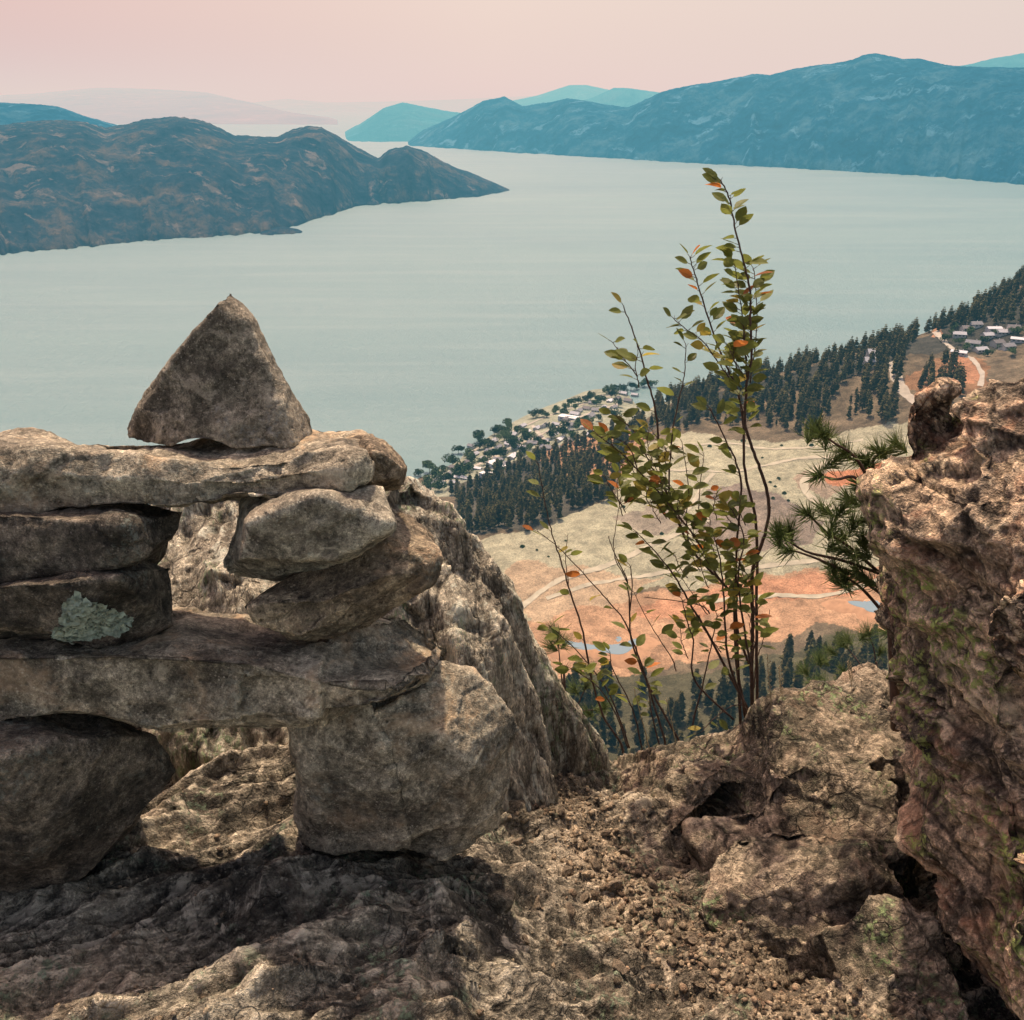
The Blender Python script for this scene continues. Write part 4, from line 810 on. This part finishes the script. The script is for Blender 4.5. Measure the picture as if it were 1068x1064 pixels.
for (cx_, cy_, rx_, ry_, n_) in [(672,492,34,36,12),(742,560,38,36,14),(762,370,18,50,5),(750,650,40,45,6),(665,385,6,12,2),(690,520,30,30,3)]:
    for q in range(n_):
        x_, y_ = cx_+rs_.uniform(-1, 1)*rx_, cy_+rs_.uniform(-1, 1)*ry_; l_ = rs_.uniform(18, 36); dx_ = rs_.uniform(-.7, .3)
        A_.append(([(x_+6, y_+l_*.6), (x_+dx_*l_*.4, y_), (x_+dx_*l_, y_-l_*.55)], 2.0, 1.95+rs_.uniform(-.06, .06), .0013, .0006, 4, .1))
for k, a in enumerate(A_): stem_obj(sA, *a, 100+k)
B_ = [([(650,785),(647,774),(629,746),(616,703),(608,660),(593,611),(584,582),(576,557),(568,522),(561,483)], 2.1, 2.0, .0035, .0008, 6, .3), ([(657,780),(636,725),(611,689),(583,661),(572,652)], 2.08, 1.98, .0022, .0008, 9, .3),
 ([(695,785),(693,771),(682,735),(672,703),(661,671),(650,646),(629,621),(604,593),(579,568),(560,554)], 2.1, 1.98, .0032, .0008, 7, .25), ([(710,785),(707,771),(682,725),(664,685),(657,653),(659,611),(657,589)], 2.12, 2.05, .0038, .001, 4, .3), ([(657,653),(654,607),(643,582),(634,559)], 2.07, 2.03, .002, .0008, 0, .3),
 ([(654,607),(641,580),(641,557),(647,522)], 2.05, 2.05, .0015, .0006, 0, .3), ([(593,611),(590,582),(592,557)], 2.03, 2., .0012, .0006, 0, .3), ([(705,700),(700,685),(679,653),(661,618)], 2.1, 2.03, .0018, .0007, 3, .5), ([(655,780),(640,740),(622,715),(600,700),(590,695)], 2.05, 1.95, .002, .0007, 9, .3), ([(670,785),(660,740),(640,700),(636,680)], 2.05, 1.98, .0022, .0008, 8, .3), ([(690,785),(680,745),(676,715),(668,690)], 2.04, 1.98, .0022, .0008, 8, .3)]
for k, a in enumerate(B_): stem_obj(sB, *a, 200+k)
for k, a in enumerate([([(678,785),(675,771),(668,745),(661,718)], 2.0, 1.97, .002, .0008, 0, .3), ([(706,780),(702,760),(695,728)], 2.0, 1.98, .0016, .0007, 0, .3)]): stem_obj(sB, *a, 300+k, mat='deadstem')
# dry grass stalks on the ledge
for px, py, top in [(804,742,682),(816,735,694),(888,712,690)]:
    g = MB(); p0 = Vector(P(px, py+6, 1.9)); p1 = Vector(P(px-3, top, 1.9)); pts = [p0.lerp(p1, k/6)+Vector((.002*math.sin(k), 0, 0)) for k in range(7)]; g.tube([p-p0 for p in pts], [.0009]*7, 4)
    for k in range(14): q = (p1-p0)*(.25+.05*k); g.tube([q, q+Vector((.004*(-1)**k, 0, .006)), q+Vector((.001*(-1)**k, 0, .012))], [.0004, .0017, .0003], 4)
    o = g.build('grass_stalk', M['deadstem'], loc=p0); props(o, 'dry straw coloured grass stalk sticking up over the ledge', 'grass stalk', 'dry grass stalks')
# ------------------------------------------------------------------ young pine by the right boulder
def tuft(mb, p, d, n, L, rs):
    d = d.normalized()
    for k in range(n):
        v = (d+Vector((rs.gauss(0, .55), rs.gauss(0, .55), rs.gauss(0, .55)))).normalized(); b = p-d*rs.uniform(0, .03); l = L*rs.uniform(.7, 1.1); s = v.orthogonal().normalized()*.00085; s2 = v.cross(s)
        m = b+v*l*.55+Vector((0, 0, -.0015)); e = b+v*l
        mb.add([b+s, b-s, m+s, m-s, m+s2, e, b+s2], [(0, 1, 3, 2), (2, 3, 5), (0, 6, 4, 2), (2, 4, 5), (1, 6, 4, 3)])
def young_pine(label, base, Y, branches, trunkpx, L=.05, n=90, seed=0):
    rs = random.Random(seed); root = empty('young_pine', tuple(P(base[0], base[1], Y))); props(root, label, 'pine tree')
    tp = [Vector(P(a, b, Y))-root.location for a, b in trunkpx]; mb = MB(); sm = smoothpoly(tp, 4); mb.tube(sm, [.012-.008*k/len(sm) for k in range(len(sm))], 7); mb.build('trunk', M['bark'], root, smooth=True)
    for pxs, dY, tufts in branches:
        pts = [Vector(P(a, b, Y+dY*k/(len(pxs)-1)))-root.location for k, (a, b) in enumerate(pxs)]; sm = smoothpoly(pts, 5); mb = MB(); mb.tube(sm, [.004-.0025*k/len(sm) for k in range(len(sm))], 6); br = mb.build('branch', M['bark'], root, smooth=True)
        nb = MB(); tuft(nb, sm[-1], sm[-1]-sm[-3], n, L, rs)
        for a, b in tufts:
            q = Vector(P(a, b, Y+dY*rs.uniform(.3, 1)))-root.location; tuft(nb, q, Vector((rs.uniform(-1, .3), rs.uniform(-.5, .5), rs.uniform(.1, 1))), n, L, rs)
        nb.build('needles', M['needle'], br)
young_pine('young pine leaning out from behind the right boulder', (935,760), 1.75, [
    ([(925,560),(905,500),(890,475),(870,462),(858,452)], -.1, [(848,450),(862,455),(872,480),(880,470),(852,446)]), ([(925,540),(895,500),(872,500),(852,495)], -.15, []),
    ([(915,500),(910,482),(925,470)], 0, [(905,482),(895,478),(915,470),(935,462)]), ([(920,600),(885,570),(862,555),(842,535)], -.12, [(858,530),(868,548),(880,530),(890,545),(900,560),(885,520)]),
    ([(922,600),(880,585),(840,575),(812,556)], -.15, [(824,552),(812,556),(880,575),(870,568)]), ([(920,620),(890,600),(850,582),(820,572)], -.1, [(895,580),(882,600),(902,570)]), ([(922,640),(900,615),(880,600),(868,590)], -.05, [(872,600),(885,608),(895,595),(905,605),(878,560)]), ([(912,560),(905,540),(908,520)], 0, [(900,520),(895,505),(905,540)])],
    [(935,760),(930,650),(922,560),(915,490)], .042, 80, 3)
young_pine('small dark pine top showing just over the right end of the ledge', (915,800), 3.6, [([(915,720),(895,690),(880,672)], .1, [(868,680),(885,668),(860,690)]), ([(915,740),(880,715),(850,712)], -.2, [(840,700),(855,690),(860,712)]), ([(915,720),(912,680),(905,660)], 0, [(900,665),(918,680),(925,660)]), ([(915,750),(890,730),(865,722)], 0, [(880,700),(895,712)])],
    [(915,800),(916,740),(914,690)], .085, 90, 4)
young_pine('small pine top peeping out left of the twiggy shrub', (592,800), 3.4, [([(592,760),(585,700),(582,668)], 0, [(580,660),(588,672),(576,675)]), ([(592,760),(605,730),(612,715)], 0, [(615,700),(600,720)]), ([(592,770),(600,745),(625,740)], 0, [(630,735),(615,745)])], [(592,800),(591,760),(588,700)], .08, 80, 5)
# ------------------------------------------------------------------ haze, sky, sun
SKYC = (.78, .64, .60); SIG = (.014, .062, .088)      # per km
hz = bpy.data.materials.new('haze'); hz.use_nodes = True; nt = hz.node_tree; nt.nodes.clear(); out = nt.nodes.new('ShaderNodeOutputMaterial')
ab = nt.nodes.new('ShaderNodeVolumeAbsorption'); mxs = max(SIG); ab.inputs['Color'].default_value = tuple(1-s/mxs for s in SIG)+(1,); ab.inputs['Density'].default_value = mxs/1000
em = nt.nodes.new('ShaderNodeEmission'); E = [s*c/1000 for s, c in zip(SIG, SKYC)]; me_ = max(E); em.inputs[0].default_value = tuple(e/me_ for e in E)+(1,); em.inputs[1].default_value = me_
ad = nt.nodes.new('ShaderNodeAddShader'); nt.links.new(ab.outputs[0], ad.inputs[0]); nt.links.new(em.outputs[0], ad.inputs[1]); nt.links.new(ad.outputs[0], out.inputs['Volume'])
mb = MB(); a_ = 100000.; mb.box((0, 0, 150), (2*a_, 2*a_, 1200)); o = mb.build('sky_haze', hz); props(o, None, None, None, 'structure')
w = bpy.data.worlds.new("World"); bpy.context.scene.world = w; w.use_nodes = True; nt = w.node_tree; bg = nt.nodes['Background']; sky = nt.nodes.new('ShaderNodeTexSky'); sky.sky_type = 'NISHITA'; sky.sun_disc = False
SE, SA = math.radians(67), math.radians(-9)       # elevation; azimuth from +Y (negative = left)
sky.sun_elevation = SE; sky.sun_rotation = SA; sky.dust_density = 4; sky.air_density = 1.2
mx = nt.nodes.new('ShaderNodeMix'); mx.data_type = 'RGBA'; mx.blend_type = 'MULTIPLY'; mx.inputs[0].default_value = 1; 
tcw = nt.nodes.new('ShaderNodeTexCoord'); sxw = nt.nodes.new('ShaderNodeSeparateXYZ'); nt.links.new(tcw.outputs['Generated'], sxw.inputs[0]); rw = nt.nodes.new('ShaderNodeValToRGB')
mrw = nt.nodes.new('ShaderNodeMapRange'); nt.links.new(sxw.outputs[0], mrw.inputs[0]); mrw.inputs[1].default_value = -.5; mrw.inputs[2].default_value = .5; nt.links.new(mrw.outputs[0], rw.inputs[0])
rw.color_ramp.elements[0].color = (1.12, .80, .76, 1); rw.color_ramp.elements[1].color = (1.0, .92, .84, 1); nt.links.new(rw.outputs[0], mx.inputs[7])
nt.links.new(sky.outputs[0], mx.inputs[6]); 
mz = nt.nodes.new('ShaderNodeMapRange'); mz.interpolation_type = 'SMOOTHSTEP'; nt.links.new(sxw.outputs[2], mz.inputs[0]); mz.inputs[1].default_value = .38; mz.inputs[2].default_value = -.02
rh = nt.nodes.new('ShaderNodeValToRGB'); nt.links.new(mrw.outputs[0], rh.inputs[0]); el = rh.color_ramp.elements; el[0].color = (.74, .45, .40, 1); el[1].color = (.80, .68, .63, 1); e3 = el.new(.48); e3.color = (.86, .72, .63, 1)
gs = nt.nodes.new('ShaderNodeVectorMath'); gs.operation = 'SCALE'; nt.links.new(rh.outputs[0], gs.inputs[0]); gs.inputs['Scale'].default_value = 1/.205
mh = nt.nodes.new('ShaderNodeMix'); mh.data_type = 'RGBA'; nt.links.new(mz.outputs[0], mh.inputs[0]); nt.links.new(mx.outputs[2], mh.inputs[6]); nt.links.new(gs.outputs[0], mh.inputs[7]); nt.links.new(mh.outputs[2], bg.inputs[0]); bg.inputs[1].default_value = .205
sl = bpy.data.lights.new('sun', 'SUN'); sl.energy = 4.9; sl.angle = math.radians(1.2); sl.color = (1, .86, .68); so = bpy.data.objects.new('sun', sl); C.objects.link(so)
sd = Vector((math.sin(SA)*math.cos(SE), math.cos(SA)*math.cos(SE), math.sin(SE))); so.rotation_euler = sd.to_track_quat('Z', 'Y').to_euler()
cam = bpy.data.cameras.new('camera'); co = bpy.data.objects.new('camera', cam); C.objects.link(co); co.rotation_euler = (PI/2-PITCH, 0, 0)
cam.sensor_fit = 'HORIZONTAL'; cam.sensor_width = 36; cam.lens = 36*F/1068; cam.clip_start = .05; cam.clip_end = 300000
sc = bpy.context.scene; sc.camera = co; sc.view_settings.view_transform = 'Standard'; sc.view_settings.look = 'None'; sc.view_settings.exposure = 0
sc.render.engine = 'CYCLES'; sc.cycles.max_bounces = 4; sc.cycles.diffuse_bounces = 3; sc.cycles.use_adaptive_sampling = True; sc.cycles.adaptive_threshold = .03; sc.cycles.transparent_max_bounces = 12; sc.cycles.volume_bounces = 0
